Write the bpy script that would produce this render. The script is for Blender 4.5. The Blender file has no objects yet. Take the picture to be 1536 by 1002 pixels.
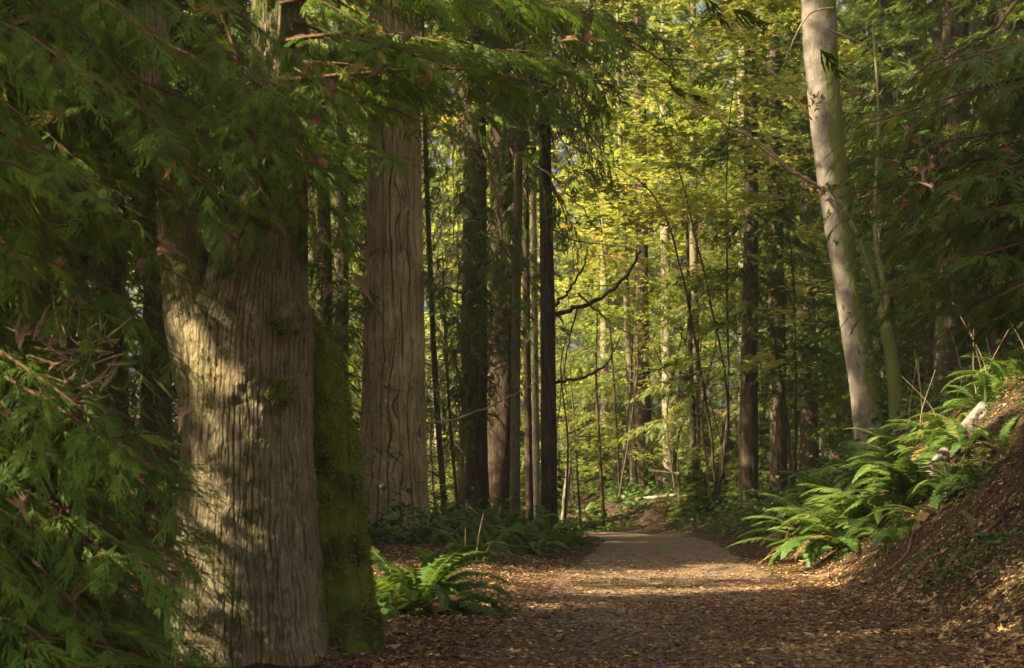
import bpy, math, random
import numpy as np
from mathutils import Matrix, Vector

SEED = 7
rng = np.random.default_rng(SEED)
random.seed(SEED)
R = math.radians
C = bpy.context.scene.collection
scene = bpy.context.scene

# ------------------------------------------------------------------ camera, sky, sun, exposure
F = 1536 * 50 / 36.0          # focal length in photograph pixels
H = 1.0                       # camera height
HOR = 740.0                   # horizon row in the photograph
def P(px, py, Y):             # a point at depth Y
    return np.array(((px - 768) * Y / F, Y, H + (HOR - py) * Y / F))
cam_d = bpy.data.cameras.new('camera')
cam = bpy.data.objects.new('camera', cam_d); C.objects.link(cam)
cam.location = (0, 0, H); cam.rotation_euler = (R(90), 0, 0)
cam_d.lens = 50; cam_d.sensor_width = 36; cam_d.sensor_fit = 'HORIZONTAL'
cam_d.shift_y = (HOR - 501) / 1536
cam_d.clip_start = 0.1; cam_d.clip_end = 1000
cam_d.dof.use_dof = True; cam_d.dof.focus_distance = 23.0; cam_d.dof.aperture_fstop = 4.5
scene.camera = cam

TO_SUN = np.array((-1.0, -0.42, 1.0)); TO_SUN /= np.linalg.norm(TO_SUN)
SUN_EL = math.asin(TO_SUN[2]); SUN_AZ = math.atan2(TO_SUN[0], TO_SUN[1])
w = bpy.data.worlds.new('World'); scene.world = w; w.use_nodes = True
nt = w.node_tree
sky = nt.nodes.new('ShaderNodeTexSky'); sky.sky_type = 'NISHITA'; sky.sun_disc = False
sky.sun_elevation = SUN_EL; sky.sun_rotation = SUN_AZ; sky.air_density = 0.8; sky.dust_density = 8.0; sky.ozone_density = 0.0
bg = nt.nodes['Background']; bg.inputs['Strength'].default_value = 0.075
nt.links.new(sky.outputs[0], bg.inputs['Color'])
sl = bpy.data.lights.new('sun', 'SUN'); sl.energy = 5.0; sl.angle = R(0.5); sl.color = (1.0, 0.86, 0.66)
so = bpy.data.objects.new('sun', sl); C.objects.link(so)
so.rotation_euler = Vector(TO_SUN).to_track_quat('Z', 'Y').to_euler(); so.location = (-30, 0, 40)
vs = scene.view_settings
vs.view_transform = 'Standard'; vs.look = 'None'; vs.gamma = 1; vs.use_curve_mapping = False
vs.exposure = 2.0
scene.render.engine = 'CYCLES'
cy = scene.cycles
cy.max_bounces = 6; cy.diffuse_bounces = 4; cy.glossy_bounces = 2; cy.transmission_bounces = 4; cy.transparent_max_bounces = 2
cy.use_denoising = True; cy.volume_bounces = 0; cy.sample_clamp_indirect = 4.0

# ------------------------------------------------------------------ numpy helpers
def _hash(i, j, k):
    with np.errstate(over='ignore'):
        h = (i.astype(np.int64) * 374761393 + j.astype(np.int64) * 668265263 + k.astype(np.int64) * 2147483647) & 0xffffffff
        h = ((h ^ (h >> 13)) * 1274126177) & 0xffffffff
        h = ((h ^ (h >> 16)) * 2246822519) & 0xffffffff
        h = h ^ (h >> 15)
    return (h & 0xffff) / 32767.5 - 1.0
def vnoise(p, seed=0):
    p = np.asarray(p, float) + seed * 17.31
    i = np.floor(p).astype(np.int64); f = p - i; u = f * f * (3 - 2 * f)
    r = 0
    for a in (0, 1):
        for b in (0, 1):
            for c in (0, 1):
                wgt = (u[:, 0] if a else 1 - u[:, 0]) * (u[:, 1] if b else 1 - u[:, 1]) * (u[:, 2] if c else 1 - u[:, 2])
                r = r + wgt * _hash(i[:, 0] + a, i[:, 1] + b, i[:, 2] + c)
    return r
def fbm(p, o=3, seed=0):
    r = 0; a = 1; s = 0; p = np.asarray(p, float)
    for k in range(o):
        r = r + a * vnoise(p * 2 ** k, seed + k * 3); s += a; a *= .5
    return r / s
def unit(v):
    v = np.asarray(v, float)
    return v / np.maximum(np.linalg.norm(v, axis=-1, keepdims=True), 1e-9)
def frames(d, up=(0, 0, 1), roll=None):       # (N,3,3) matrices whose columns are forward, side, normal
    d = unit(d); up = np.broadcast_to(np.asarray(up, float), d.shape)
    s = np.cross(up, d); bad = np.linalg.norm(s, axis=1) < 1e-3
    s[bad] = np.cross((1, 0.1, 0), d[bad]); s = unit(s); n = np.cross(d, s)
    if roll is not None:
        c, q = np.cos(roll)[:, None], np.sin(roll)[:, None]
        s, n = s * c + n * q, n * c - s * q
    return np.stack((d, s, n), axis=2)

class MB:
    """collects verts, faces, a random value per vertex and one extra value; builds ONE mesh"""
    def __init__(s): s.v = []; s.f = []; s.r = []; s.x = []; s.m = []; s.n = 0
    def add(s, v, faces, rnd=0.5, extra=0.0, mat=0):
        v = np.asarray(v, float); n = len(v)
        if not isinstance(faces, (list, tuple)): faces = [faces]
        for f in faces:
            f = np.asarray(f, np.int64); s.f.append(f + s.n); s.m.append(np.full(len(f), mat, np.int32))
        s.v.append(v); s.r.append(np.broadcast_to(np.asarray(rnd, float), (n,))); s.x.append(np.broadcast_to(np.asarray(extra, float), (n,)))
        s.n += n
    def inst(s, T, mats, loc, scl, rnd, mat=0, extra=0.0):
        """T=(verts, [faces]) repeated with (N,3,3) rotations, (N,3) places, (N,) or (N,3) sizes"""
        V, Fs = T; N = len(loc)
        if N == 0: return
        scl = np.asarray(scl, float)
        VV = V[None] * (scl[:, None, None] if scl.ndim == 1 else scl[:, None, :])
        out = np.einsum('nij,nkj->nki', mats, VV) + np.asarray(loc)[:, None, :]
        n = len(V); off = (np.arange(N) * n)[:, None, None]
        s.add(out.reshape(-1, 3), [(np.asarray(f)[None] + off).reshape(-1, np.asarray(f).shape[1]) for f in Fs],
              np.repeat(np.broadcast_to(rnd, (N,)), n), np.repeat(np.broadcast_to(extra, (N,)), n), mat)
    def tube(s, pts, rad, k=6, rnd=0.5, mat=0, cap=False, extra=0.0):
        pts = np.asarray(pts, float); n = len(pts); rad = np.broadcast_to(np.asarray(rad, float), (n,))
        t = unit(np.gradient(pts, axis=0)); up = np.array((0, 0, 1.)) if abs(t[0, 2]) < .9 else np.array((1., 0, 0))
        sd = []
        q = unit(np.cross(up, t[0]))
        for i in range(n):
            q = unit(q - t[i] * np.dot(q, t[i])); sd.append(q)
        sd = np.array(sd); nn = np.cross(t, sd)
        a = np.linspace(0, 2 * np.pi, k, endpoint=False)
        v = pts[:, None] + rad[:, None, None] * (np.cos(a)[None, :, None] * sd[:, None] + np.sin(a)[None, :, None] * nn[:, None])
        i = np.arange(n - 1)[:, None] * k; j = np.arange(k)[None]; j2 = (j + 1) % k
        f = np.stack((i + j, i + j2, i + k + j2, i + k + j), axis=2).reshape(-1, 4)
        fs = [f]
        if cap: fs.append(np.array([list(range((n - 1) * k, n * k))])); fs.append(np.array([list(range(k))[::-1]]))
        s.add(v.reshape(-1, 3), fs, rnd, extra, mat)
    def mesh(s, name, mats, smooth=True):
        me = bpy.data.meshes.new(name)
        v = np.concatenate(s.v).astype(np.float32)
        me.vertices.add(len(v)); me.vertices.foreach_set('co', v.ravel())
        loops = np.concatenate([f.ravel() for f in s.f]); tot = np.concatenate([np.full(len(f), f.shape[1]) for f in s.f])
        me.loops.add(len(loops)); me.loops.foreach_set('vertex_index', loops.astype(np.int32))
        me.polygons.add(len(tot)); st = np.concatenate(([0], np.cumsum(tot)[:-1]))
        me.polygons.foreach_set('loop_start', st.astype(np.int32)); me.polygons.foreach_set('loop_total', tot.astype(np.int32))
        me.polygons.foreach_set('material_index', np.concatenate(s.m))
        me.polygons.foreach_set('use_smooth', np.full(len(tot), smooth))
        for nm, arr in (('rnd', s.r), ('extra', s.x)):
            at = me.attributes.new(nm, 'FLOAT', 'POINT'); at.data.foreach_set('value', np.concatenate(arr).astype(np.float32))
        me.update(calc_edges=True)
        for m in (mats if isinstance(mats, (list, tuple)) else [mats]): me.materials.append(m)
        return me
    def obj(s, name, mats, parent=None, smooth=True, **kw):
        return link(name, s.mesh(name, mats, smooth), parent, **kw)
def link(name, data, parent=None, label=None, cat=None, group=None, kind=None, loc=None):
    o = bpy.data.objects.new(name, data); C.objects.link(o)
    if parent: o.parent = parent
    tag(o, label, cat, group, kind)
    if loc is not None: o.location = loc
    return o
def tag(o, label=None, cat=None, group=None, kind=None):
    for k, v in (('label', label), ('category', cat), ('group', group), ('kind', kind)):
        if v: o[k] = v
    return o
def thing(name, label, cat, loc=(0, 0, 0), group=None):
    return link(name, None, None, label, cat, group, None, tuple(loc))
def spline(pts, n):
    pts = np.asarray(pts, float); m = len(pts)
    if m == 2: return pts[0] + (pts[1] - pts[0]) * np.linspace(0, 1, n)[:, None]
    e = np.vstack((2 * pts[0] - pts[1], pts, 2 * pts[-1] - pts[-2])); out = []
    for t in np.linspace(0, m - 1 - 1e-9, n):
        i = int(t); f = t - i; a, b, c, d = e[i:i + 4]
        out.append(.5 * (2 * b + (c - a) * f + (2 * a - 5 * b + 4 * c - d) * f * f + (3 * b - a - 3 * c + d) * f ** 3))
    return np.array(out)

# ------------------------------------------------------------------ materials
def new_mat(name):
    m = bpy.data.materials.new(name); m.use_nodes = True; t = m.node_tree
    return m, t, t.nodes['Principled BSDF'], (lambda ty: t.nodes.new(ty)), t.links.new
def ramp(n, stops):
    r = n('ShaderNodeValToRGB'); e = r.color_ramp.elements
    while len(e) < len(stops): e.new(0.5)
    for q, (p, c) in zip(e, stops): q.position = p; q.color = (*c, 1)
    return r
def leaf_mat(name, stops, transl=0.35, tcol=1.5, rough=0.5, spec=0.3):
    m, t, b, n, L = new_mat(name)
    a = n('ShaderNodeAttribute'); a.attribute_name = 'rnd'
    r = ramp(n, stops); L(a.outputs['Fac'], r.inputs[0]); L(r.outputs[0], b.inputs['Base Color'])
    b.inputs['Roughness'].default_value = rough; b.inputs['Specular IOR Level'].default_value = spec
    tr = n('ShaderNodeBsdfTranslucent'); mm = n('ShaderNodeMix'); mm.data_type = 'RGBA'; mm.blend_type = 'MULTIPLY'; mm.inputs[0].default_value = 1
    L(r.outputs[0], mm.inputs[6]); mm.inputs[7].default_value = (tcol * 1.15, tcol, tcol * .6, 1); L(mm.outputs[2], tr.inputs[0])
    mx = n('ShaderNodeMixShader'); mx.inputs[0].default_value = transl
    L(b.outputs[0], mx.inputs[1]); L(tr.outputs[0], mx.inputs[2]); L(mx.outputs[0], t.nodes['Material Output'].inputs[0])
    return m
def bark_mat(name, c1, c2, crack, scale=(14, 14, 1.6), moss=(0.09, 0.11, 0.02), mossiness=0.3, bump=0.6, fine=60, marks=None):
    """vertical fibres c1..c2, the own colour of the fissures by 'extra', moss where 'rnd' is high"""
    m, t, b, n, L = new_mat(name)
    tc = n('ShaderNodeTexCoord'); mp = n('ShaderNodeMapping'); mp.inputs['Scale'].default_value = scale
    L(tc.outputs['Object'], mp.inputs[0])
    n1 = n('ShaderNodeTexNoise'); n1.inputs['Scale'].default_value = 1; n1.inputs['Detail'].default_value = 8; n1.inputs['Roughness'].default_value = .65; n1.inputs['Distortion'].default_value = .6
    L(mp.outputs[0], n1.inputs[0])
    r = ramp(n, [(0.3, c1), (0.7, c2)]); L(n1.outputs[0], r.inputs[0])
    n2 = n('ShaderNodeTexNoise'); n2.inputs['Scale'].default_value = 1.7; n2.inputs['Detail'].default_value = 5; L(tc.outputs['Object'], n2.inputs[0])
    rr = ramp(n, [(0.35, (.72, .72, .72)), (0.65, (1.12, 1.1, 1.06))]); L(n2.outputs[0], rr.inputs[0])
    mu = n('ShaderNodeMix'); mu.data_type = 'RGBA'; mu.blend_type = 'MULTIPLY'; mu.inputs[0].default_value = 1
    L(r.outputs[0], mu.inputs[6]); L(rr.outputs[0], mu.inputs[7])
    col = mu.outputs[2]
    if marks:      # short dark sideways lenticels of smooth bark
        mp2 = n('ShaderNodeMapping'); mp2.inputs['Scale'].default_value = (5, 5, 22); L(tc.outputs['Object'], mp2.inputs[0])
        n4 = n('ShaderNodeTexNoise'); n4.inputs['Scale'].default_value = 1; n4.inputs['Detail'].default_value = 4; L(mp2.outputs[0], n4.inputs[0])
        r4 = ramp(n, [(0.60, (0, 0, 0)), (0.68, (.8, .8, .8))]); L(n4.outputs[0], r4.inputs[0])
        mk = n('ShaderNodeMix'); mk.data_type = 'RGBA'; L(r4.outputs[0], mk.inputs[0]); L(col, mk.inputs[6]); mk.inputs[7].default_value = (*marks, 1); col = mk.outputs[2]
    ex = n('ShaderNodeAttribute'); ex.attribute_name = 'extra'
    mc = n('ShaderNodeMix'); mc.data_type = 'RGBA'; L(ex.outputs['Fac'], mc.inputs[0]); L(col, mc.inputs[6]); mc.inputs[7].default_value = (*crack, 1); col = mc.outputs[2]
    ra = n('ShaderNodeAttribute'); ra.attribute_name = 'rnd'
    n3 = n('ShaderNodeTexNoise'); n3.inputs['Scale'].default_value = 7; n3.inputs['Detail'].default_value = 7; n3.inputs['Roughness'].default_value = .7; L(tc.outputs['Object'], n3.inputs[0])
    ad = n('ShaderNodeMath'); ad.operation = 'ADD'; L(n3.outputs[0], ad.inputs[0]); L(ra.outputs['Fac'], ad.inputs[1])
    r3 = ramp(n, [(0.98 - mossiness * .4, (0, 0, 0)), (1.22 - mossiness * .4, (1, 1, 1))])
    sc_ = n('ShaderNodeMath'); sc_.operation = 'MULTIPLY'; sc_.inputs[1].default_value = 1.0; L(ad.outputs[0], sc_.inputs[0]); L(sc_.outputs[0], r3.inputs[0])
    mm = n('ShaderNodeMix'); mm.data_type = 'RGBA'; L(r3.outputs[0], mm.inputs[0]); L(col, mm.inputs[6]); mm.inputs[7].default_value = (*moss, 1)
    L(mm.outputs[2], b.inputs['Base Color']); b.inputs['Roughness'].default_value = .9; b.inputs['Specular IOR Level'].default_value = .15
    nf = n('ShaderNodeTexNoise'); nf.inputs['Scale'].default_value = fine; nf.inputs['Detail'].default_value = 6
    mp3 = n('ShaderNodeMapping'); mp3.inputs['Scale'].default_value = (1, 1, .18); L(tc.outputs['Object'], mp3.inputs[0]); L(mp3.outputs[0], nf.inputs[0])
    su = n('ShaderNodeMath'); su.operation = 'ADD'; L(n1.outputs[0], su.inputs[0]); L(nf.outputs[0], su.inputs[1])
    bp = n('ShaderNodeBump'); bp.inputs['Strength'].default_value = bump; bp.inputs['Distance'].default_value = .03; L(su.outputs[0], bp.inputs['Height']); L(bp.outputs[0], b.inputs['Normal'])
    return m
def ground_mat(name, stops, scale, bump=.7, big=None, detail=8, dist=.04):
    m, t, b, n, L = new_mat(name)
    tc = n('ShaderNodeTexCoord')
    n1 = n('ShaderNodeTexNoise'); n1.inputs['Scale'].default_value = scale; n1.inputs['Detail'].default_value = detail; n1.inputs['Roughness'].default_value = .7
    L(tc.outputs['Object'], n1.inputs[0]); r = ramp(n, stops); L(n1.outputs[0], r.inputs[0]); col = r.outputs[0]
    vo = n('ShaderNodeTexVoronoi'); vo.inputs['Scale'].default_value = scale * 2.2; L(tc.outputs['Object'], vo.inputs[0])
    mv = n('ShaderNodeMix'); mv.data_type = 'RGBA'; mv.blend_type = 'OVERLAY'; mv.inputs[0].default_value = .35; L(col, mv.inputs[6])
    bw = n('ShaderNodeRGBToBW'); L(vo.outputs['Color'], bw.inputs[0]); L(bw.outputs[0], mv.inputs[7]); col = mv.outputs[2]
    if big:
        n2 = n('ShaderNodeTexNoise'); n2.inputs['Scale'].default_value = big[0]; n2.inputs['Detail'].default_value = 6; n2.inputs['Roughness'].default_value = .65; L(tc.outputs['Object'], n2.inputs[0])
        r2 = ramp(n, [(big[1], (0, 0, 0)), (big[1] + .12, (1, 1, 1))]); L(n2.outputs[0], r2.inputs[0])
        mb = n('ShaderNodeMix'); mb.data_type = 'RGBA'; L(r2.outputs[0], mb.inputs[0]); L(col, mb.inputs[6]); mb.inputs[7].default_value = (*big[2], 1); col = mb.outputs[2]
    L(col, b.inputs['Base Color']); b.inputs['Roughness'].default_value = .92; b.inputs['Specular IOR Level'].default_value = .15
    bp = n('ShaderNodeBump'); bp.inputs['Strength'].default_value = bump; bp.inputs['Distance'].default_value = dist
    ad = n('ShaderNodeMath'); ad.operation = 'ADD'; L(n1.outputs[0], ad.inputs[0]); L(vo.outputs['Distance'], ad.inputs[1]); L(ad.outputs[0], bp.inputs['Height']); L(bp.outputs[0], b.inputs['Normal'])
    return m

M = {}
M['cedar'] = leaf_mat('cedar_foliage', [(0, (.055, .10, .013)), (.5, (.125, .215, .024)), (.93, (.20, .26, .03)), (1, (.28, .18, .05))], .4, 1.6, .55, .15)
M['cedar_far'] = leaf_mat('dark_conifer_foliage', [(0, (.034, .055, .006)), (.6, (.07, .105, .010)), (1, (.12, .155, .016))], .35, 1.6, .55, .15)
M['hemlock'] = leaf_mat('light_conifer_foliage', [(0, (.08, .13, .022)), (.5, (.16, .21, .04)), (.85, (.27, .28, .06)), (1, (.36, .30, .07))], .5, 1.8, .55, .2)
M['maple'] = leaf_mat('autumn_maple_foliage', [(0, (.10, .155, .03)), (.4, (.175, .215, .045)), (.75, (.26, .265, .07)), (.93, (.38, .31, .085)), (1, (.40, .25, .07))], .52, 1.5, .5, .25)
M['fern'] = leaf_mat('fern_frond', [(0, (.04, .085, .013)), (.6, (.075, .145, .022)), (.92, (.14, .20, .035)), (1, (.30, .20, .06))], .35, 1.5, .5, .2)
M['salal'] = leaf_mat('undergrowth_leaf', [(0, (.03, .07, .015)), (.7, (.07, .13, .025)), (1, (.17, .20, .04))], .35, 1.5, .5, .2)
M['litter'] = leaf_mat('fallen_leaf', [(0, (.025, .014, .008)), (.3, (.07, .038, .017)), (.5, (.24, .14, .058)), (.8, (.44, .28, .11)), (1, (.58, .42, .17))], .15, 1.1, .7, .2)
M['dead'] = leaf_mat('dead_brown_leaf', [(0, (.15, .075, .04)), (.6, (.30, .17, .09)), (1, (.44, .29, .18))], .2, 1.1, .7, .2)
M['twig'] = bark_mat('brown_twig', (.10, .055, .03), (.22, .12, .06), (.03, .02, .01), mossiness=.0, bump=.3)
M['dry'] = bark_mat('dry_stalk', (.34, .22, .12), (.52, .36, .22), (.1, .06, .03), mossiness=-.5, bump=.2)
M['barkcedar'] = bark_mat('cedar_bark', (.15, .115, .05), (.54, .445, .235), (.05, .03, .018), scale=(46, 46, 5), mossiness=.35, bump=1.0, fine=110)
M['moss'] = bark_mat('mossy_bark', (.06, .05, .016), (.11, .125, .02), (.03, .022, .01), scale=(10, 10, 4), moss=(.14, .17, .02), mossiness=1.0, bump=1.0, fine=45)
M['barkfir'] = bark_mat('fir_bark', (.26, .18, .075), (.54, .405, .19), (.075, .035, .022), scale=(16, 16, 3), mossiness=-.1, bump=.7, fine=60)
M['barkalder'] = bark_mat('alder_bark', (.14, .118, .08), (.285, .24, .168), (.16, .12, .07), scale=(9, 9, 5), moss=(.13, .14, .03), mossiness=.1, bump=.45, fine=40, marks=(.17, .13, .09))
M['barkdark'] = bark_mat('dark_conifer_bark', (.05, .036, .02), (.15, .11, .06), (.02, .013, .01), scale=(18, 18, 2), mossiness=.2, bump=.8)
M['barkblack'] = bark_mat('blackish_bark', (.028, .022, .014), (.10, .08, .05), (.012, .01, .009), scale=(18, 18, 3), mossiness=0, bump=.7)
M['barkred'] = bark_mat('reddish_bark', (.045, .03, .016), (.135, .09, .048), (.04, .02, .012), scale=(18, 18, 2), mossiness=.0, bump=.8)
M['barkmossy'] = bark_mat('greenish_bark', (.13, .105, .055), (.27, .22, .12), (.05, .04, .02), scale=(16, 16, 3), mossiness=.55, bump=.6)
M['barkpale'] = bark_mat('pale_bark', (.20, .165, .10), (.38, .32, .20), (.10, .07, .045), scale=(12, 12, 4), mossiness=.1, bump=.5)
M['ground'] = ground_mat('forest_floor', [(.3, (.025, .016, .008)), (.5, (.07, .043, .02)), (.72, (.14, .088, .038))], 16, .9, (.7, .62, (.03, .035, .012)))
M['path'] = ground_mat('gravel_path', [(.3, (.08, .05, .028)), (.52, (.20, .132, .072)), (.72, (.36, .25, .14))], 22, .55, (.7, .53, (.16, .15, .135)), dist=.02)
M['rock'] = ground_mat('weathered_wood', [(.3, (.09, .07, .05)), (.6, (.22, .18, .135)), (.8, (.32, .27, .21))], 5, .8, (3, .6, (.10, .085, .05)))

# ------------------------------------------------------------------ ground shape
def path_line():
    Y = np.linspace(-30, 30, 61); xs = 1.05 + .094 * (Y - 8.5)
    pts = [np.stack((xs, Y), 1)]; x, y = xs[-1], 30.0; a = math.atan2(1, .094)
    for k in range(60):
        a += 0.055 if a < R(172) else 0
        x += .55 * math.cos(a); y += .55 * math.sin(a); pts.append(np.array([[x, y]]))
    return np.concatenate(pts)
PL = path_line()
PT = unit(np.gradient(PL, axis=0)); PS = np.concatenate(([0], np.cumsum(np.linalg.norm(np.diff(PL, axis=0), axis=1)))) - 30
def path_sd(x, y):
    """signed distance right of the path's centre line, and the length along it"""
    x = np.asarray(x, float).ravel(); y = np.asarray(y, float).ravel()
    sd = np.empty(len(x)); sa = np.empty(len(x))
    for i in range(0, len(x), 20000):
        q = np.stack((x[i:i + 20000], y[i:i + 20000]), 1)
        dd = ((q[:, None] - PL[None]) ** 2).sum(2); k = dd.argmin(1)
        v = q - PL[k]; t = PT[k]; al = (v * t).sum(1)
        cr = v[:, 0] * t[:, 1] - v[:, 1] * t[:, 0]
        sd[i:i + 20000] = np.where(np.abs(al) > 2.0, np.sign(cr) * np.sqrt(dd[np.arange(len(k)), k]), cr); sa[i:i + 20000] = PS[k] + np.clip(al, -1, 1)
    return sd, sa
def half_w(s): return np.clip(1.85 - .014 * (s - 8.5), 1.3, 2.0)
def sstep(a, b, x):
    t = np.clip((x - a) / (b - a), 0, 1); return t * t * (3 - 2 * t)
def ground_z(x, y, rough=True):
    x = np.asarray(x, float).ravel(); y = np.asarray(y, float).ravel()
    sd, s = path_sd(x, y); hw = half_w(s)
    dR = np.maximum(sd - hw, 0); dL = np.maximum(-sd - hw, 0)
    st = 1 - sstep(27, 34, s)
    toe = dR * dR / (dR + .35)
    steep = .92 * np.minimum(toe, 2.5) + .42 * np.clip(toe - 2.5, 0, 40)
    gentle = .85 * (1 - np.exp(-toe * .55)) + .05 * np.clip(toe - 3, 0, 60)
    z = np.where(dR > 0, steep * st + gentle * (1 - st), 0)
    z = z + np.where(dL > 0, .42 * (1 - np.exp(-dL * .5)) * sstep(6, 30, s + dL) + .03 * np.clip(dL - 3, 0, 60), 0)
    z = z + .055 * np.clip(y - 46, 0, 200)
    off = np.maximum(dR, dL)
    if rough:
        p = np.stack((x, y, np.zeros_like(x)), 1)
        z = z + fbm(p * .9, 3, 1) * (.10 + .34 * (sd > 0)) * sstep(0, 1.5, off) + fbm(p * 2.6, 2, 15) * .17 * (sd > 0) * sstep(.1, .9, off) + fbm(p * 6, 2, 5) * .035 * sstep(-.1, .6, off) + fbm(p * .25, 2, 9) * .3 * sstep(3, 10, off)
        z = z - .02 * np.exp(-((sd) / .8) ** 2)
    return z
def gz(x, y): return float(ground_z([x], [y])[0])

def axis_pts(segs):
    out = []
    for a, b, n in segs: out += list(np.linspace(a, b, n, endpoint=False))
    return np.array(out + [segs[-1][1]])
gx = axis_pts([(-160, -30, 14), (-30, -6, 40), (-6, 11, 240), (11, 30, 50), (30, 160, 14)])
gy = axis_pts([(-40, 6, 30), (6, 34, 330), (34, 60, 90), (60, 180, 30)])
X, Yg = np.meshgrid(gx, gy)
Z = ground_z(X, Yg)
nx, ny = len(gx), len(gy)
i = np.arange(ny - 1)[:, None] * nx; j = np.arange(nx - 1)[None]
b = MB(); b.add(np.stack((X.ravel(), Yg.ravel(), Z), 1), np.stack((i + j, i + j + 1, i + nx + j + 1, i + nx + j), 2).reshape(-1, 4))
b.obj('ground', M['ground'], kind='structure')
# the trodden path, a sheet just above the ground with ragged sides
b = MB(); ss = np.arange(34, len(PL) - 12, .12); ctr = np.stack([np.interp(ss, np.arange(len(PL)), PL[:, k]) for k in (0, 1)], 1)
tan = unit(np.gradient(ctr, axis=0)); nrm = np.stack((tan[:, 1], -tan[:, 0]), 1); sl_ = np.interp(ss, np.arange(len(PL)), PS)
K = 40; u = np.linspace(-1, 1, K)
q = np.stack((sl_ * 1.3, np.zeros_like(sl_), np.zeros_like(sl_)), 1)
eL = half_w(sl_) - .45 + .2 * fbm(q * 1.5, 3, 2); eR = half_w(sl_) - .45 + .2 * fbm(q * 1.5, 3, 4)
off = np.where(u[None] < 0, eL[:, None] * u[None], eR[:, None] * u[None])
pp = ctr[:, None] + nrm[:, None] * off[..., None]; pz = ground_z(pp[..., 0], pp[..., 1]).reshape(pp.shape[:2]) + .012
pz -= .02 * (np.abs(u[None]) > .99)
i = np.arange(len(ss) - 1)[:, None] * K; j = np.arange(K - 1)[None]
b.add(np.concatenate((pp, pz[..., None]), 2).reshape(-1, 3), np.stack((i + j, i + j + 1, i + K + j + 1, i + K + j), 2).reshape(-1, 4))
b.obj('path', M['path'], kind='structure')

# ------------------------------------------------------------------ gaps cut into the canopy so sunlight falls on chosen places
SX = unit(np.cross(TO_SUN, (0, 0, 1))); SY = np.cross(SX, TO_SUN)
def sun2(p): p = np.atleast_2d(p); return np.stack((p @ SX, p @ SY), 1)
LIT = []                                   # segments kept free of crown leaves for the sun: (start, end, half width)
def lit(a, b, r): LIT.append((sun2(a)[0], sun2(b)[0], r))
def sunlit(p):
    q = sun2(p); m = np.zeros(len(q), bool)
    for a, b_, r in LIT:
        d = b_ - a; L2 = max(d @ d, 1e-9); t = np.clip(((q - a) @ d) / L2, 0, 1)
        m |= np.linalg.norm(q - a - t[:, None] * d, axis=1) < r
    return m
ALD_PATH = [P(1310, 645, 26), P(1294, 560, 26), P(1272, 430, 26), P(1252, 300, 26), P(1237, 150, 26), P(1228, 0, 26), P(1215, -500, 26.2), P(1218, -1000, 26.4)]
lit(ALD_PATH[0] - (.2, 0, 0), ALD_PATH[5] + (-.2, 0, 2), .26)
lit((1.1, 14.3, 0), (3.5, 15.1, 0), .30); lit((.1, 17.2, 0), (2.2, 17.4, 0), .24); lit((3.2, 15.2, 0), (3.9, 17, .2), .26)
lit((1.6, 29, 0), (4, 30, 0), .2)
lit(P(1340, 690, 19), P(1500, 600, 20), .35); lit(P(1180, 800, 21), P(1300, 690, 20), .35); lit(P(1215, 850, 17), P(1190, 770, 22), .2)
lit(P(290, 440, 8.3), P(320, 560, 8.3), .27); lit(P(300, 700, 8.3), P(340, 940, 8.3), .21); lit(P(80, 500, 7), P(130, 600, 7), .3)
lit(P(470, 70, 8.6), P(900, 60, 9.0), .32); lit(P(480, 210, 8.1), P(540, 330, 8.2), .28); [lit(P(a_, b_, c_), P(a_ + 30, b_ + 30, c_), .19) for a_, b_, c_ in ((190, 570, 7), (320, 600, 7.3), (140, 700, 6.6), (330, 830, 7.3), (60, 620, 6.4), (250, 690, 7), (150, 830, 6.6), (230, 910, 7), (330, 190, 7), (430, 140, 7.4), (250, 330, 6.9))]
lit(P(580, 880, 11.5), P(680, 830, 12), .5); lit(P(270, 980, 8), P(330, 920, 8.3), .25)

# ------------------------------------------------------------------ leaf and spray shapes
def finger(L, wd, ang, x0, side, seg=5, z0=0.0, jag=.42):
    """one toothed strip of a flat cedar spray"""
    t = np.linspace(0, 1, seg + 1); cv = ang * (1 - .6 * t)
    px = x0 + np.cumsum(np.concatenate(([0], np.cos(cv[1:]) * L / seg))); py = side * np.cumsum(np.concatenate(([0], np.sin(cv[1:]) * L / seg)))
    prof = np.sin(np.pi * np.clip(.12 + .84 * t, 0, 1)) ** .6 * (1 - .35 * t); jg = np.where(np.arange(seg + 1) % 2, 1.0, jag); jg[-1] = .05
    wq = wd * prof * jg
    nx_, ny_ = -np.sin(cv), side * np.cos(cv)
    v = np.concatenate((np.stack((px + nx_ * wq, py + ny_ * wq, np.zeros(seg + 1)), 1), np.stack((px - nx_ * wq, py - ny_ * wq, np.zeros(seg + 1)), 1)))
    k = np.arange(seg); f = np.stack((k, k + 1, k + 1 + seg + 1, k + seg + 1), 1)
    v[:, 2] = z0 - .22 * (v[:, 0] ** 2 + v[:, 1] ** 2)
    return v, f
def spray(seed, n=7, seg=7, wd=.025):
    g = np.random.default_rng(seed); vs_, fs = [], []; o = 0
    for k in range(n):
        x0 = .04 + .8 * k / n
        for sd in (-1, 1):
            L = (.56 - .30 * (k / n)) * g.uniform(.5, 1.2)
            if g.random() < .08: continue
            v, f = finger(L, wd * g.uniform(.8, 1.2), g.uniform(.42, .8), x0 + g.uniform(-.05, .05), sd, seg)
            vs_.append(v); fs.append(f + o); o += len(v)
    v, f = finger(1.0, wd * .9, 0, 0, 1, seg + 2); vs_.append(v); fs.append(f + o)
    V = np.concatenate(vs_); V[:, 1] += g.normal(0, .22) * V[:, 0] ** 2; V[:, 2] += g.normal(-.05, .10) * V[:, 0] ** 2 + .15 * np.abs(V[:, 1]) * g.normal(0, 1)
    return V, [np.concatenate(fs)]
SPRAYS = [spray(s) for s in range(9)]
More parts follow.
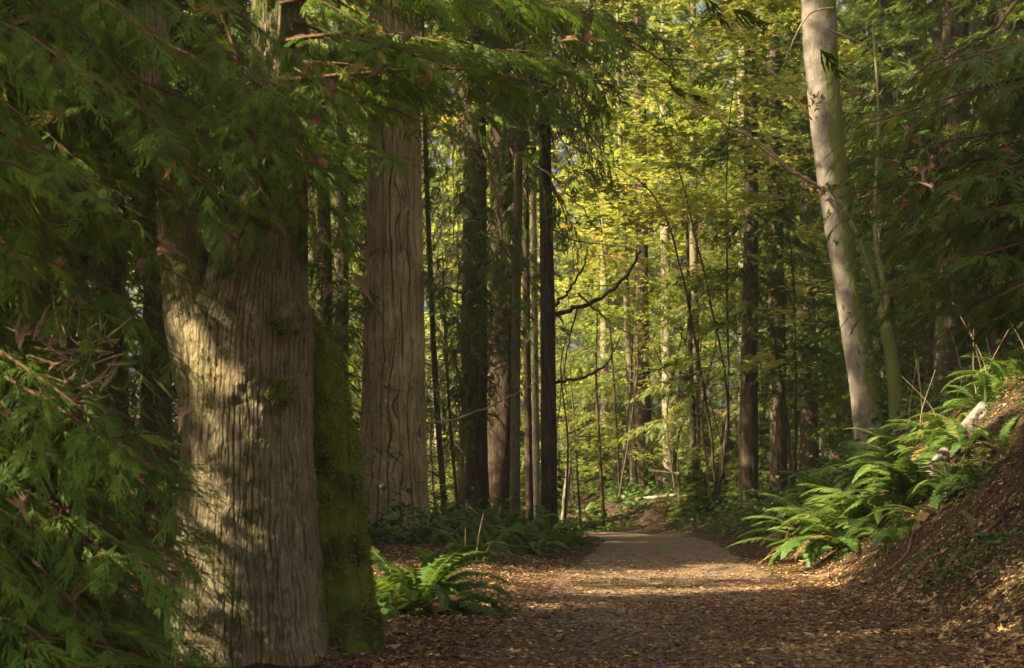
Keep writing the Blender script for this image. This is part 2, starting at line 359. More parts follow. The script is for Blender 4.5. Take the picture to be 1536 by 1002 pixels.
SPRAYS_WIDE = [spray(s + 50, 6, 5, .034) for s in range(5)]
SPRAYS_LOW = [spray(s + 20, 4, 2, .045) for s in range(4)]
SPRAYS_TINY = [spray(s + 30, 3, 1, .06) for s in range(4)]
KITE = (np.array(((0, 0, 0), (.45, .16, -.03), (1, 0, -.16), (.45, -.16, -.03), ), float), [np.array([[0, 1, 2, 3]])])
def maple_leaf(seed=0, curl=.0):
    g = np.random.default_rng(seed)
    ang = np.array([180, 140, 118, 92, 72, 50, 28, 14, 0, -14, -28, -50, -72, -92, -118, -140]) * np.pi / 180
    rad = np.array([.02, .30, .46, .34, .62, .34, .36, .55, .78, .55, .36, .34, .62, .34, .46, .30]) * g.uniform(.85, 1.12, 16)
    v = np.stack((rad * np.cos(ang) + .25, rad * np.sin(ang), np.zeros(16)), 1)
    v[:, 2] = curl * (v[:, 1] ** 2) * 1.6 - curl * .5 * (v[:, 0] - .2) ** 2 + g.normal(0, .02 + .05 * abs(curl), 16)
    v = np.vstack((v, (.25, 0, 0)))
    f = np.array([(k, 16, (k + 1) % 16) for k in range(16)])[:, [0, 2, 1]]
    return v, [f]
MLEAF = [maple_leaf(s) for s in range(4)]
CURL = [maple_leaf(s + 9, c) for s, c in enumerate((1.5, -1.7, 2.2, -2.4))]

# ------------------------------------------------------------------ cedar boughs: woody stem with flat hanging sprays
def bough_template(seed, L=2.4, low=False, rise=.12, droop=.13, dense=1.0, mat='cedar', sparse=0.0, flat=False):
    g = np.random.default_rng(seed); T = SPRAYS_LOW if low else SPRAYS_WIDE if flat else SPRAYS
    t = np.linspace(0, 1, 14); x = t * L
    ax = np.stack((x, .06 * L * np.sin(t * 3 + seed) * t, rise * x - droop * x * x + .02 * np.sin(t * 7 + seed)), 1)
    wood = MB(); wood.tube(ax, np.linspace(.02, .0035, 14), 6, .2)
    fol = MB(); loc, dr, sc = [], [], []
    nb = int(L / .125 * dense); side = 1
    for k in range(nb):
        tt = .06 + .92 * (k + g.uniform(-.3, .3)) / nb; tt = min(max(tt, .03), .985)
        if g.random() < sparse: continue
        p = np.array([np.interp(tt, t, ax[:, c]) for c in range(3)]); side = -side
        bl = (.16 + .62 * (1 - tt) ** .7 * min(1, tt * 4)) * g.uniform(.75, 1.2) * L / 2.4
        a = g.uniform(.65, 1.05); d = np.array((math.cos(a), side * math.sin(a), g.uniform(-.15, .12)))
        ns = max(2, int(bl / .12)); s = np.linspace(0, 1, ns + 1)
        br = p + d * (s * bl)[:, None]; br[:, 2] -= .45 * (s * bl) ** 2; br[:, 0] += .18 * bl * s ** 2
        wood.tube(br, np.linspace(.006, .002, ns + 1), 3, .2)
        for m in range(1, ns + 1):
            tg = unit(br[m] - br[m - 1])
            for sd in ((-1, 1) if m < ns else (0,)):
                if g.random() < .12: continue
                aa = sd * g.uniform(.5, .9); ca, sa = math.cos(aa), math.sin(aa)
                dd = np.array((tg[0] * ca - tg[1] * sa, tg[0] * sa + tg[1] * ca, tg[2] + (g.uniform(-.25, .08) if flat else g.uniform(-.5, .05))))
                loc.append(br[m] + g.normal(0, .006, 3)); dr.append(dd); sc.append(g.uniform(.17, .40) * (1 - .25 * tt))
    loc = np.array(loc); dr = np.array(dr); sc = np.array(sc); pick = g.integers(0, len(T), len(loc))
    base = np.clip(g.normal(.45, .2, len(loc)), 0, .94); base[g.random(len(loc)) < .012] = 1
    fr = frames(dr, roll=g.normal(0, .2 if flat else .4, len(loc)))
    for q in range(len(T)):
        k = pick == q; fol.inst(T[q], fr[k], loc[k], sc[k], base[k])
    return wood.mesh('bough', M['twig']), fol.mesh('foliage', M[mat])
BOUGH = [bough_template(s, dense=1.0, droop=.10 + .03 * (s % 3), rise=(.05, .18, .1)[s % 3]) for s in range(7)]
BOUGH_LIGHT = [bough_template(80 + s, low=True, mat='hemlock', droop=.10 + .05 * s, dense=1.0) for s in range(3)]
BOUGH_DARK = [bough_template(40 + s, low=True, mat='cedar_far', droop=.12 + .04 * s, dense=.9) for s in range(3)]
BOUGH_FLAT = [bough_template(60 + s, dense=1.15, droop=.04, rise=.03, flat=True, mat='cedar_far') for s in range(4)]  # dark foliage colour stands in for shade on the right boughs
def set_bough(parent, start, end, roll=0.0, T=None, k=0, thick=1.0, name='bough'):
    """hang a copy of a bough from start towards end under its tree"""
    a, e = np.asarray(start, float), np.asarray(end, float); d = e - a; L = np.linalg.norm(d)
    wm, fm = (T or BOUGH)[k % len(T or BOUGH)]
    fr = frames(d[None], roll=np.array([roll]))[0] * (L / 2.4)
    mw = Matrix([[*fr[r], a[r]] for r in range(3)] + [[0, 0, 0, 1]])
    o = bpy.data.objects.new(name, wm); C.objects.link(o); o.parent = parent
    o.matrix_parent_inverse = Matrix.Identity(4); o.matrix_local = Matrix.Translation(-parent.location) @ mw
    f = bpy.data.objects.new('foliage', fm); C.objects.link(f); f.parent = o
    return o

# ------------------------------------------------------------------ trunks
def trunk_mesh(pts, rad, mat, k=40, nz=160, furrow=.02, cells=11, stretch=5.0, flare=.0, lump=.04, seed=0, moss=None, warp=.35, base=(0, 0, 0), width=.16, name='trunk', crk=1.0, rough=0.0):
    """a trunk along pts with furrowed bark modelled in the surface; base = origin of its thing"""
    ax = spline(pts, nz); s = np.linspace(0, 1, nz); r = np.interp(s, np.linspace(0, 1, len(rad)), rad)
    a = np.linspace(0, 2 * np.pi, k, endpoint=False)
    A, S = np.meshgrid(a, s); hgt = np.concatenate(([0], np.cumsum(np.linalg.norm(np.diff(ax, axis=0), axis=1)))); Hh = np.repeat(hgt[:, None], k, 1)
    rr = r[:, None] * np.ones((1, k)); rm = np.mean(rad)
    cyl = np.stack((np.cos(A).ravel() * 1.0, np.sin(A).ravel() * 1.0, Hh.ravel() * .35 / max(rm, .05) * .3), 1)
    lob = fbm(cyl * 1.3, 2, seed + 1).reshape(rr.shape)
    rr = rr * (1 + lump * 2.2 * lob)
    if flare:
        rr = rr * (1 + flare * np.exp(-Hh / (rm * 2.2)) * (1 + .55 * np.cos(A * 5 + seed + 2 * lob)))
    fq = cells / (2 * np.pi)
    q = np.stack((np.cos(A).ravel() * fq, np.sin(A).ravel() * fq, Hh.ravel() / max(rm, .05) * fq / stretch), 1)
    Af, Hf = A.ravel(), Hh.ravel(); w1 = fbm(q * np.array((.55, .55, .8)), 2, seed + 11); w2 = vnoise(q * np.array((1.6, 1.6, 2.4)), seed + 12)
    br1 = sstep(-.55, .1, vnoise(q * np.array((1.1, 1.1, .9)), seed + 13)); br2 = sstep(-.15, .45, vnoise(q * np.array((.9, .9, .7)), seed + 14))
    wdt = width * (.7 + .6 * np.abs(vnoise(q * 1.4, seed + 15)))
    c1 = np.clip(1 - np.abs(np.sin(cells * Af / 2 + warp * 4 * w1 + warp * 1.6 * w2)) / wdt, 0, 1) * br1
    c2 = np.clip(1 - np.abs(np.sin(cells * Af / 2 + 1.4 + warp * 5 * w2 - warp * 3 * w1)) / (wdt * .6), 0, 1) * br2 * .7
    c3 = np.clip(1 - np.abs(vnoise(q * np.array((2.4, 2.4, 9)), seed + 7)) / .12, 0, 1) * sstep(.1, .5, vnoise(q * 2, seed + 16)) * .5
    crack = np.maximum(c1, c2) ** .7; fine = c3
    cr = np.maximum(crack, fine).reshape(rr.shape); plate = (fbm(q * np.array((3, 3, 6)), 2, seed + 5)).reshape(rr.shape)
    cr = cr * crk
    rr = rr - furrow * cr + furrow * .3 * plate
    if rough: rr = rr + rough * fbm(np.stack((np.cos(A).ravel() * rm * 11, np.sin(A).ravel() * rm * 11, Hh.ravel() * 9), 1), 3, seed + 20).reshape(rr.shape)
    tg = unit(np.gradient(ax, axis=0)); sx = unit(np.cross((0, 1, 0), tg)); sx = np.where(np.isnan(sx), (1, 0, 0), sx); sy = np.cross(tg, sx)
    v = ax[:, None] + rr[..., None] * (np.cos(A)[..., None] * sx[:, None] + np.sin(A)[..., None] * sy[:, None])
    ms = .25 if moss is None else moss(A, Hh, v).ravel()
    i = np.arange(nz - 1)[:, None] * k; j = np.arange(k)[None]; j2 = (j + 1) % k
    f = np.stack((i + j, i + j2, i + k + j2, i + k + j), 2).reshape(-1, 4)
    b = MB(); b.add(v.reshape(-1, 3) - np.asarray(base), [f, np.array([list(range((nz - 1) * k, nz * k))])], ms, np.clip(cr, 0, 1).ravel())
    return b

# ------------------------------------------------------------------ the fluted cedar on the left
CED = np.array((-1.60, 8.6, -.15)); cb = CED
cedar = thing('cedar_tree', 'thick grey cedar trunk with knobbly burls and a mossy stem, close on the left', 'tree', CED)
tp = [P(368, 1060, 8.6), P(368, 930, 8.6), P(366, 780, 8.6), P(368, 620, 8.6), P(372, 500, 8.6), P(385, 400, 8.6), P(412, 280, 8.6), P(420, 100, 8.6), P(420, -200, 8.6), P(420, -900, 8.6), P(420, -2600, 8.7)]
tr = np.array([125, 112, 102, 98, 96, 74, 46, 40, 38, 32, 10]) / F * 8.6
def cm(A, Hh, v):
    p = v.reshape(-1, 3)
    m = .17 + .42 * fbm(p * np.array((7, 7, 3.0)), 3, 4) + .18 * np.clip((p[:, 2] - 1.7), 0, 1)
    return (m + .25 * np.clip(.2 - p[:, 2], 0, 1)).reshape(A.shape)
b = trunk_mesh(tp, tr, None, 700, 900, .010, 74, 12, flare=.22, lump=.07, seed=3, moss=cm, warp=.5, base=cb, width=.5, crk=.85, rough=.026)
b.obj('trunk', M['barkcedar'], cedar)
def burl(px, py, Y, r, seed, squash=(1, .8, 1)):
    n_, m_ = 40, 60; th = np.linspace(.02, np.pi - .02, n_)[:, None]; ph = np.linspace(0, 2 * np.pi, m_, endpoint=False)[None]
    d = np.stack((np.sin(th) * np.cos(ph), np.sin(th) * np.sin(ph), np.cos(th) * np.ones_like(ph)), 2).reshape(-1, 3)
    rr = r * (1 + .35 * fbm(d * 2.2, 3, seed) + .16 * fbm(d * 9, 2, seed + 1))
    v = d * rr[:, None] * np.array(squash) + P(px, py, Y) - cb
    i = np.arange(n_ - 1)[:, None] * m_; j = np.arange(m_)[None]; j2 = (j + 1) % m_
    q = MB(); q.add(v, np.stack((i + j, i + m_ + j, i + m_ + j2, i + j2), 2).reshape(-1, 4), .42, np.clip(.4 * fbm(d * 6, 2, seed), 0, 1)); return q
burl(424, 588, 8.24, .085, 1, (1.1, .55, .75)).obj('burl', M['barkcedar'], cedar)
burl(432, 478, 8.25, .10, 2, (1, .5, .9)).obj('burl', M['barkcedar'], cedar)
b = trunk_mesh([P(345, 640, 8.6), P(318, 540, 8.5), P(292, 460, 8.5), P(276, 380, 8.5), P(262, 280, 8.45), P(240, 150, 8.4), P(215, -100, 8.4), P(200, -400, 8.4)], np.array([60, 58, 44, 34, 28, 24, 20, 6]) / F * 8.5, None, 300, 400, .009, 34, 9, seed=9, base=cb, lump=.07, width=.5, crk=.8, rough=.02)
b.obj('limb', M['barkcedar'], cedar)
mp_ = [P(505, 1060, 8.95), P(508, 960, 8.95), P(502, 850, 8.95), P(494, 740, 8.95), P(484, 640, 8.9), P(464, 550, 8.82), P(438, 480, 8.75), P(418, 430, 8.65)]
mr = np.array([86, 62, 50, 48, 46, 42, 30, 12]) / F * 8.9
b = trunk_mesh(mp_, mr, None, 260, 460, .02, 10, 7, flare=.15, lump=.09, seed=12, base=cb, moss=lambda A, Hh, v: .22 + .45 * vnoise(v.reshape(-1, 3) * 5, 3).reshape(A.shape), width=.3, rough=.035)
b.obj('mossy_stem', M['moss'], cedar)
M['tuft'] = leaf_mat('moss_tuft', [(0, (.08, .09, .014)), (.5, (.20, .225, .03)), (1, (.34, .34, .06))], .3, 1.5, .8, .1)
def tufts(mesh_o, n, seed, parent, lo=0.35, size=(.012, .03), cond=None):
    me = mesh_o.data; g_ = np.random.default_rng(seed); v = np.empty(len(me.vertices) * 3); me.vertices.foreach_get('co', v); v = v.reshape(-1, 3)
    nn = np.empty(len(me.vertices) * 3); me.vertex_normals.foreach_get('vector', nn); nn = nn.reshape(-1, 3)
    k = g_.integers(0, len(v), n); q = v[k]; m_ = fbm(q * 6, 3, seed) > lo - .5
    if cond is not None: m_ &= cond(q)
    k = k[m_]; n = len(k); d = unit(nn[k] + g_.normal(0, .6, (n, 3)) + (0, 0, -.5))
    b = MB(); b.inst(KITE, frames(d, roll=g_.uniform(0, 6, n)), v[k] + g_.normal(0, .004, (n, 3)), g_.uniform(*size, n) * np.where(g_.random(n) < .1, 1.6, 1), np.clip(g_.normal(.5, .22, n), 0, 1)); b.obj('moss', M['tuft'], parent)
tufts([o for o in C.objects if o.name == 'mossy_stem'][0], 26000, 1, cedar, .28)
for q_, o in enumerate([o for o in C.objects if o.name.startswith('burl')]): tufts(o, 1500, 2 + q_, cedar, .45, (.010, .022))
tufts([o for o in C.objects if o.name == 'trunk' and o.parent == cedar][0], 60000, 7, cedar, .62, (.008, .02), cond=lambda q: q[:, 2] > .2)
g = np.random.default_rng(11)
def top(z): return np.interp(z, [0, 2.5, 4.5, 12, 20], [-1.62, -1.55, -1.42, -1.42, -1.4])
n_b = 0
for (px0, py0, px1, py1, Y1, roll) in [
    (420, 60, 960, 40, 9.2, .1), (420, 10, 900, -30, 8.6, 0), (425, -40, 1010, -60, 9.6, .1), (430, 120, 860, 75, 8.3, -.2), (430, 90, 780, 150, 8.9, .2), (430, 160, 700, 130, 8.2, 0),
    (430, 60, 690, 40, 7.6, .2), (425, 200, 620, 210, 8.0, .2), (440, 200, 585, 235, 8.2, .2), (440, 180, 560, 300, 8.4, -.2), (440, 300, 540, 370, 8.4, .2), (440, 100, 560, 200, 7.7, .1),
    (440, -30, 690, 90, 9.0, .2), (440, 30, 660, 135, 9.4, .1), (440, -10, 640, 60, 8.2, .2), (440, 90, 600, 150, 8.8, .2), (410, 120, 505, 290, 7.6, .1), (330, 20, 420, 200, 6.8, .1), (400, 130, 340, 330, 7.4, -.1), (-60, -40, 330, 110, 6.4, -.1), (-100, 60, 360, 190, 6.6, .1), (-60, 140, 390, 260, 7.0, 0), (60, 100, 470, 190, 7.2, .1), (100, 20, 520, 110, 7.4, 0),
    (0, 240, 330, 370, 7.0, -.1), (-100, -80, 300, 30, 6.0, 0), (60, -60, 480, 40, 6.8, .1), (150, -80, 560, 60, 7.2, 0), (-60, 300, 250, 420, 6.8, .1), (140, 130, 430, 250, 7.0, .1), (200, 60, 560, 170, 7.5, .1), (-120, 160, 220, 240, 5.6, 0), (-120, 20, 180, 90, 5.2, 0), (120, 290, 330, 400, 7.4, 0)]:
    set_bough(cedar, P(px0, py0, 8.45 if px0 > 399 else min(8.3, Y1 + .6)), P(px1, py1, Y1), roll + g.normal(0, .15), None, n_b); n_b += 1

# ------------------------------------------------------------------ young cedar at the left edge, trunk just outside the picture
yc = thing('young_cedar_tree', 'young cedar of drooping green sprays filling the lower left edge', 'tree', (-3.5, 7.2, gz(-3.5, 7.2) - .1))
yb = np.array(yc.location)
b = MB(); b.tube(np.array([(0, 0, 0), (.05, 0, 2), (0, .05, 4), (.02, 0, 7.5)]), (.11, .09, .06, .01), 10, .2); b.obj('trunk', M['barkdark'], yc)
for k in range(46):
    t_ = (k + .5) / 46; z0 = .35 + 4.6 * t_ + g.uniform(-.1, .1)
    ang = g.uniform(-1.3, .6); Lh = g.uniform(1.3, 2.3) * (1 - .1 * t_)
    if 0.36 < t_ < .62 and ang > -.2: Lh *= .75
    if 0.30 < t_ < .72 and k % 3: continue  # boughs left out so sun patches reach the big cedar trunk
    s_ = yb + np.array((.03, 0, z0)); e_ = s_ + np.array((math.cos(ang) * Lh, math.sin(ang) * Lh, -g.uniform(.15, .75)))
    set_bough(yc, s_, e_, g.normal(0, .25), None, k)
for (px0, py0, px1, py1, Y1) in [(-260, 300, 300, 490, 7.4), (-260, 560, 320, 640, 7.5), (-260, 680, 360, 830, 7.3), (-260, 600, 330, 700, 7.0), (-260, 820, 300, 900, 7.2), (-260, 100, 120, 300, 6.0), (-260, 420, 250, 560, 6.4), (-260, 880, 380, 960, 7.4), (-260, 760, 200, 870, 6.2), (-260, 900, 150, 990, 6.0), (-260, 200, 200, 400, 6.6), (-260, 0, 140, 160, 5.6), (-260, -100, 60, 100, 5.2), (-260, 700, 330, 780, 6.9), (-260, 760, 250, 800, 6.6), (-260, 860, 300, 950, 6.6), (-260, 940, 330, 1000, 7.1), (-260, 640, 240, 700, 6.3), (-260, 520, 290, 590, 7.2), (-260, 340, 230, 440, 7.2), (-260, 980, 230, 1020, 6.6), (-260, 800, 120, 900, 5.6), (-260, 880, 200, 930, 6.9)] + [(-260, float(v) - 110, float(u_), float(v), float(w_)) for u_, v, w_ in zip(g.uniform(60, 330, 26), np.linspace(430, 1010, 26), g.uniform(6.0, 7.3, 26))]:
    set_bough(yc, P(px0, py0, 7.2), P(px1, py1, Y1), g.normal(0, .15), None, int(g.integers(0, 7)))

# ------------------------------------------------------------------ the furrowed fir
FIR = np.array((*P(588, 0, 25)[:2], gz(P(588, 0, 25)[0], 25) - .1))
fir = thing('fir_tree', 'big straight fir trunk with tan deeply furrowed bark beside the left ferns', 'tree', FIR)
fp = [np.array((FIR[0], 25, FIR[2])), P(589, 700, 25), P(592, 500, 25), P(592, 300, 25), P(592, 100, 25), P(592, -300, 25), P(594, -1200, 25), P(594, -2200, 25)]
fr_ = np.array([56, 49.5, 45, 41, 38, 34, 22, 5]) / F * 25
b = trunk_mesh(fp, fr_, None, 360, 900, .075, 20, 7, flare=.12, lump=.02, seed=21, moss=lambda A, Hh, v: .12 + .15 * vnoise(v.reshape(-1, 3) * 1.2, 4).reshape(A.shape), base=FIR, warp=.46, crk=1.0, width=.34, rough=.014)
b.obj('trunk', M['barkfir'], fir)
for (px0, py0, px1, py1, Y1) in [(560, 420, 490, 500, 23.5), (600, 380, 720, 470, 25), (600, 60, 480, 160, 22.5), (610, 100, 740, 190, 24), (590, 60, 640, 170, 23.5)]:
    set_bough(fir, P(px0, py0, 25), P(px1, py1, Y1), g.normal(0, .2), BOUGH_DARK, n_b); n_b += 1

# ------------------------------------------------------------------ crowns
def crown_mb(z0, z1, r0, r1, nb, nl, seed, size=.35, drop=.35, center=(0, 0), mask=None, shape=None):
    """conifer crown: drooping boughs round the trunk, each a fan of many small sprays; gaps between boughs"""
    g = np.random.default_rng(seed); b = MB(); u_ = g.random(nb) ** 1.0
    z = z0 + (z1 - z0) * u_; ang = g.uniform(0, 2 * np.pi, nb); L = (r0 + (r1 - r0) * u_) * g.uniform(.55, 1.15, nb)
    t = g.random((nb, nl)) ** .75; side = g.normal(0, 1, (nb, nl)) * .20 * L[:, None] * (1.15 - t)
    rad = t * L[:, None]
    x = rad * np.cos(ang)[:, None] - side * np.sin(ang)[:, None]; y = rad * np.sin(ang)[:, None] + side * np.cos(ang)[:, None]
    zz = z[:, None] + .12 * rad - drop * rad ** 2 / np.maximum(L[:, None], .3) - np.abs(side) * .25 + g.normal(0, .05, (nb, nl)) * size
    loc = np.stack((x, y, zz), 2).reshape(-1, 3); loc[:, :2] += np.asarray(center)
    a2 = np.repeat(ang, nl) + g.normal(0, .75, nb * nl); d = np.stack((np.cos(a2), np.sin(a2), g.normal(-.35, .28, nb * nl)), 1)
    rn = np.clip(np.repeat(g.normal(.45, .2, nb), nl) + g.normal(0, .14, nb * nl), 0, 1)
    sc = size * g.uniform(.6, 1.3, nb * nl) * .8
    keep = np.ones(len(loc), bool) if mask is None else mask(loc)
    loc, d, rn, sc = loc[keep], d[keep], rn[keep], sc[keep]
    fr = frames(d, roll=g.normal(0, .5, len(loc)))
    pk = g.integers(0, len(SPRAYS_LOW), len(loc)); T = SPRAYS_LOW if shape is None else shape
    for q_ in range(4):
        k_ = pk == q_; b.inst(T[q_ % len(T)], fr[k_], loc[k_], sc[k_], rn[k_])
    return b
CONE = {}
for k in range(3):
    CONE['dark%d' % k] = crown_mb(1.2, 17, 3.4, .5, 210, 46, 60 + k, .42).mesh('crown', M['cedar_far'])
    CONE['tall%d' % k] = crown_mb((6.5, 3.0, 1.2)[k], 21, 2.7, .4, 150, 44, 70 + k, .45).mesh('crown', M['hemlock'])
    CONE['sap%d' % k] = crown_mb(.15, 5.6, 1.7, .15, 130, 60, 80 + k, .34, .3).mesh('crown', M['hemlock'])
def plain_trunk(h, r, seed, k=14, lean=0.0):
    g_ = np.random.default_rng(seed); n = 26; t = np.linspace(0, 1, n)
    pts = np.stack((.12 * np.sin(t * 4 + seed) * h * .05 + lean * h * t, .1 * np.cos(t * 3 + seed) * h * .05, -0.3 + (h + .3) * t), 1); pts[:, :2] -= pts[0, :2]
    b = trunk_mesh(pts, r * np.array([1.35, 1.05, .95, .85, .7, .45, .12]), None, k, 90, r * .07, 8, 6, seed=seed, lump=.03); return b
TRK = {m: [plain_trunk(20, .3, 100 + s).mesh('trunk', M[m]) for s in range(2)] for m in ('barkdark', 'barkred', 'barkmossy', 'barkpale')}
SAPT = plain_trunk(5.6, .045, 140, 8).mesh('trunk', M['barkdark'])
def conifer(name, label, x, y, crown, trunk, h=20, rad=None, rot=0, group=None):
    """a tree from shared trunk and crown meshes"""
    t = thing(name, label, 'tree', (x, y, gz(x, y)), group); t.rotation_euler.z = rot
    tk = link('trunk', trunk, t); s = h / 20 if crown is None or not crown.name.startswith('sap') else h / 5.6
    rs = (rad / .3) if rad else s; tk.scale = (rs, rs, h / 20)
    cr = link('crown', crown, t) if crown else None
    if cr: cr.scale = (s, s, s)
    return t

# ------------------------------------------------------------------ barely seen canopy trees added on the left to shade the path
def clear_spot(x, y, h=22):
    best = None
    for r_ in np.linspace(0, 4.5, 16):
        for a in np.linspace(0, 6.28, 10, endpoint=False):
            q = (x + r_ * math.cos(a), y + r_ * math.sin(a)); p = np.stack((np.full(60, q[0]), np.full(60, q[1]), np.linspace(0, h, 60)), 1)
            for dx in (-.25, .25): p = np.vstack((p, p[:60] + (0, dx, 0), p[:60] + (dx, 0, 0)))
            c = sunlit(p).sum()
            if best is None or c < best[0]: best = (c, q)
            if c == 0: return q
    return best[1]
def canopy_tree(name, label, x, y, h, r, z0, nb, seed, mat='cedar_far', trk='barkdark', group=None, nl=30, tr_r=.3, size=.55, tiny=False):
    x, y = clear_spot(x, y)
    t = thing(name, label, 'tree', (x, y, gz(x, y)), group); o = np.array(t.location)
    tk = link('trunk', TRK[trk][seed % 2], t); tk.scale = (tr_r / .3, tr_r / .3, h / 20)
    b = crown_mb(z0, h, r, .8, nb, nl, seed, size, .25, mask=lambda p: ~sunlit(p + o), shape=SPRAYS_TINY if tiny else None); b.obj('crown', M[mat], t)
    return t
for n_, (x, y, h, r, z0, nb) in enumerate([(-6.5, 13, 24, 4.4, 3.5, 300), (-8, 19, 25, 4.4, 4, 300), (-7.5, 7, 23, 4.4, 4, 260), (-12, 11, 26, 4.6, 4, 280), (-12, 17, 25, 4.6, 5, 280), (-8, 25, 19, 3.8, 4.5, 220), (-16, 14, 27, 4.5, 5, 170), (-13, 24, 26, 4.4, 4, 170), (-8, 1, 24, 4.4, 5, 160), (-18, 21, 26, 4.5, 5, 150), (-14, 4, 25, 4.4, 4, 150), (-9.5, 15.5, 26, 4.4, 5, 300), (-5.6, 17, 18, 2.8, 5, 220), (-6.6, 23, 22, 2.7, 1.2, 260), (-10.5, 20.5, 25, 4.2, 5, 260), (-6.2, 3.6, 22, 3.8, 3, 280), (-9.5, 5, 24, 4.4, 4, 280)]):
    canopy_tree('shade_conifer_tree', 'dark conifer added behind the left cedar boughs to shade the path', x, y, h, r, z0, nb, 200 + n_, group='shade conifers added behind the left cedars')
# unseen upper crowns of the fir and cedar, the cedar's enlarged to add shade
o = np.array(fir.location); crown_mb(11.5, 26, 4.0, .6, 150, 28, 300, .5, .25, mask=lambda p: ~sunlit(p + o)).obj('crown', M['cedar_far'], fir)
o = np.array(cedar.location); crown_mb(5.6, 24, 4.6, .6, 420, 30, 301, .45, .3, center=(.2, 0), mask=lambda p: ~sunlit(p + np.array(cedar.location))).obj('crown', M['cedar_far'], cedar)

# ------------------------------------------------------------------ the group of dark trunks left of the path's end
def px_tree(name, label, pts, wid, Y, mat, seed, cells=10, k=60, nz=260, furrow=.012, group=None, lump=.04, top=-1400, moss=None, width=.2):
    x0 = P(pts[0][0], 0, Y)[0]; base = np.array((x0, Y, gz(x0, Y) - .15))
    t = thing(name, label, 'tree', base, group)
    pp_ = [base] + [P(a, c, Y) for a, c in pts[1:]]
    b = trunk_mesh(pp_, np.array(wid) / 2 / F * Y, None, k, nz, furrow, cells, 6, seed=seed, base=base, lump=lump, flare=.15, moss=moss, width=width)
    b.obj('trunk', M[mat], t); return t, base
def add_branch(t, pts, r0, r1, mat='barkblack', n=24, name='branch', k=6):
    b = MB(); a = spline(pts, n); a[1:-1] += np.random.default_rng(int(abs(pts[0][0] * 1000)) % 9999).normal(0, r0 * .5, (n - 2, 3))
    b.tube(a - np.array(t.location), np.linspace(r0, r1, n), k, .1); return b.obj(name, M[mat], t)
def add_crown(t, z0, z1, r0, r1, nb, nl, seed, mat='cedar_far', size=.45, drop=.3):
    o = np.array(t.location); crown_mb(z0, z1, r0, r1, nb, nl, seed, size, drop, mask=lambda p: ~sunlit(p + o)).obj('crown', M[mat], t)
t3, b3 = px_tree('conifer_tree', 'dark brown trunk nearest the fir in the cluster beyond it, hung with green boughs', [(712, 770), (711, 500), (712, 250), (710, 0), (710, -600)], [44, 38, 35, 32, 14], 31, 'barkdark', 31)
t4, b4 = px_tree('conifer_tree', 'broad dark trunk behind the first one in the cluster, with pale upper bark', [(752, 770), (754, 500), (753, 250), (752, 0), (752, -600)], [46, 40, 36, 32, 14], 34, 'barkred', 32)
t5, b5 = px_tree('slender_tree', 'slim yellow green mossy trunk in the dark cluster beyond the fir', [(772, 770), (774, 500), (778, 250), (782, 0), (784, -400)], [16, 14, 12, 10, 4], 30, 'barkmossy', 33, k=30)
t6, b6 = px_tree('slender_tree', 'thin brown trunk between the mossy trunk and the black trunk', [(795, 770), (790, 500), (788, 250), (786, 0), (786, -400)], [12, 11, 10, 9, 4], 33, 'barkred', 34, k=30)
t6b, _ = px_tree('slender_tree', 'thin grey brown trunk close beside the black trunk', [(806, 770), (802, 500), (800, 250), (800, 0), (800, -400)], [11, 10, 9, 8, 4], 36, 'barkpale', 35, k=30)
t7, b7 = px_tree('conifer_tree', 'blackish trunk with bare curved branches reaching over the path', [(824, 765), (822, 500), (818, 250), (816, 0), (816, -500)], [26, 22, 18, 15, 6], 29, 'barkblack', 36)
t8, b8 = px_tree('slender_tree', 'thin dark leaning stem just right of the furrowed fir', [(670, 800), (655, 600), (646, 420), (638, 200), (632, -100)], [10, 9, 8, 7, 3], 28, 'barkdark', 37, k=24)
t9, _ = px_tree('slender_tree', 'very thin bare stem between the fir and the dark cluster', [(690, 790), (676, 640), (668, 500), (664, 380)], [5, 4, 4, 2], 29, 'barkdark', 38, k=16)
add_branch(t7, [P(823, 472, 29), P(870, 462, 28.5), P(925, 430, 28), P(955, 388, 27.8), P(960, 372, 27.7)], .055, .012)
add_branch(t7, [P(823, 470, 29), P(850, 440, 28.8), P(875, 400, 28.5), P(882, 370, 28.4)], .04, .01)
add_branch(t7, [P(823, 574, 29), P(870, 568, 28.7), P(910, 545, 28.4), P(930, 505, 28.2)], .04, .008)
add_branch(t7, [P(868, 440, 28.5), P(905, 475, 28), P(940, 498, 27.6), P(975, 506, 27.4)], .025, .006)
add_branch(t7, [P(822, 340, 29), P(860, 360, 28.6), P(920, 368, 28.2), P(980, 380, 28)], .02, .005)
add_branch(t7, [P(866, 462, 28.5), P(850, 530, 28.6), P(838, 620, 28.8), P(834, 690, 28.9)], .018, .006)
add_branch(t3, [P(695, 440, 31), P(670, 432, 30.6), P(650, 452, 30.3)], .03, .01, 'barkdark')
add_branch(t3, [P(698, 590, 31), P(684, 550, 30.6), P(674, 525, 30.4)], .03, .01, 'barkdark')
add_branch(t3, [P(690, 130, 31), P(760, 210, 29), P(840, 280, 27.5), P(905, 350, 27)], .045, .008, 'barkdark')
add_branch(t5, [P(830, 562, 29.8), P(790, 582, 29.5), P(740, 606, 28.8), P(680, 630, 27.6), P(640, 634, 26.5)][::-1], .022, .010, 'dry')
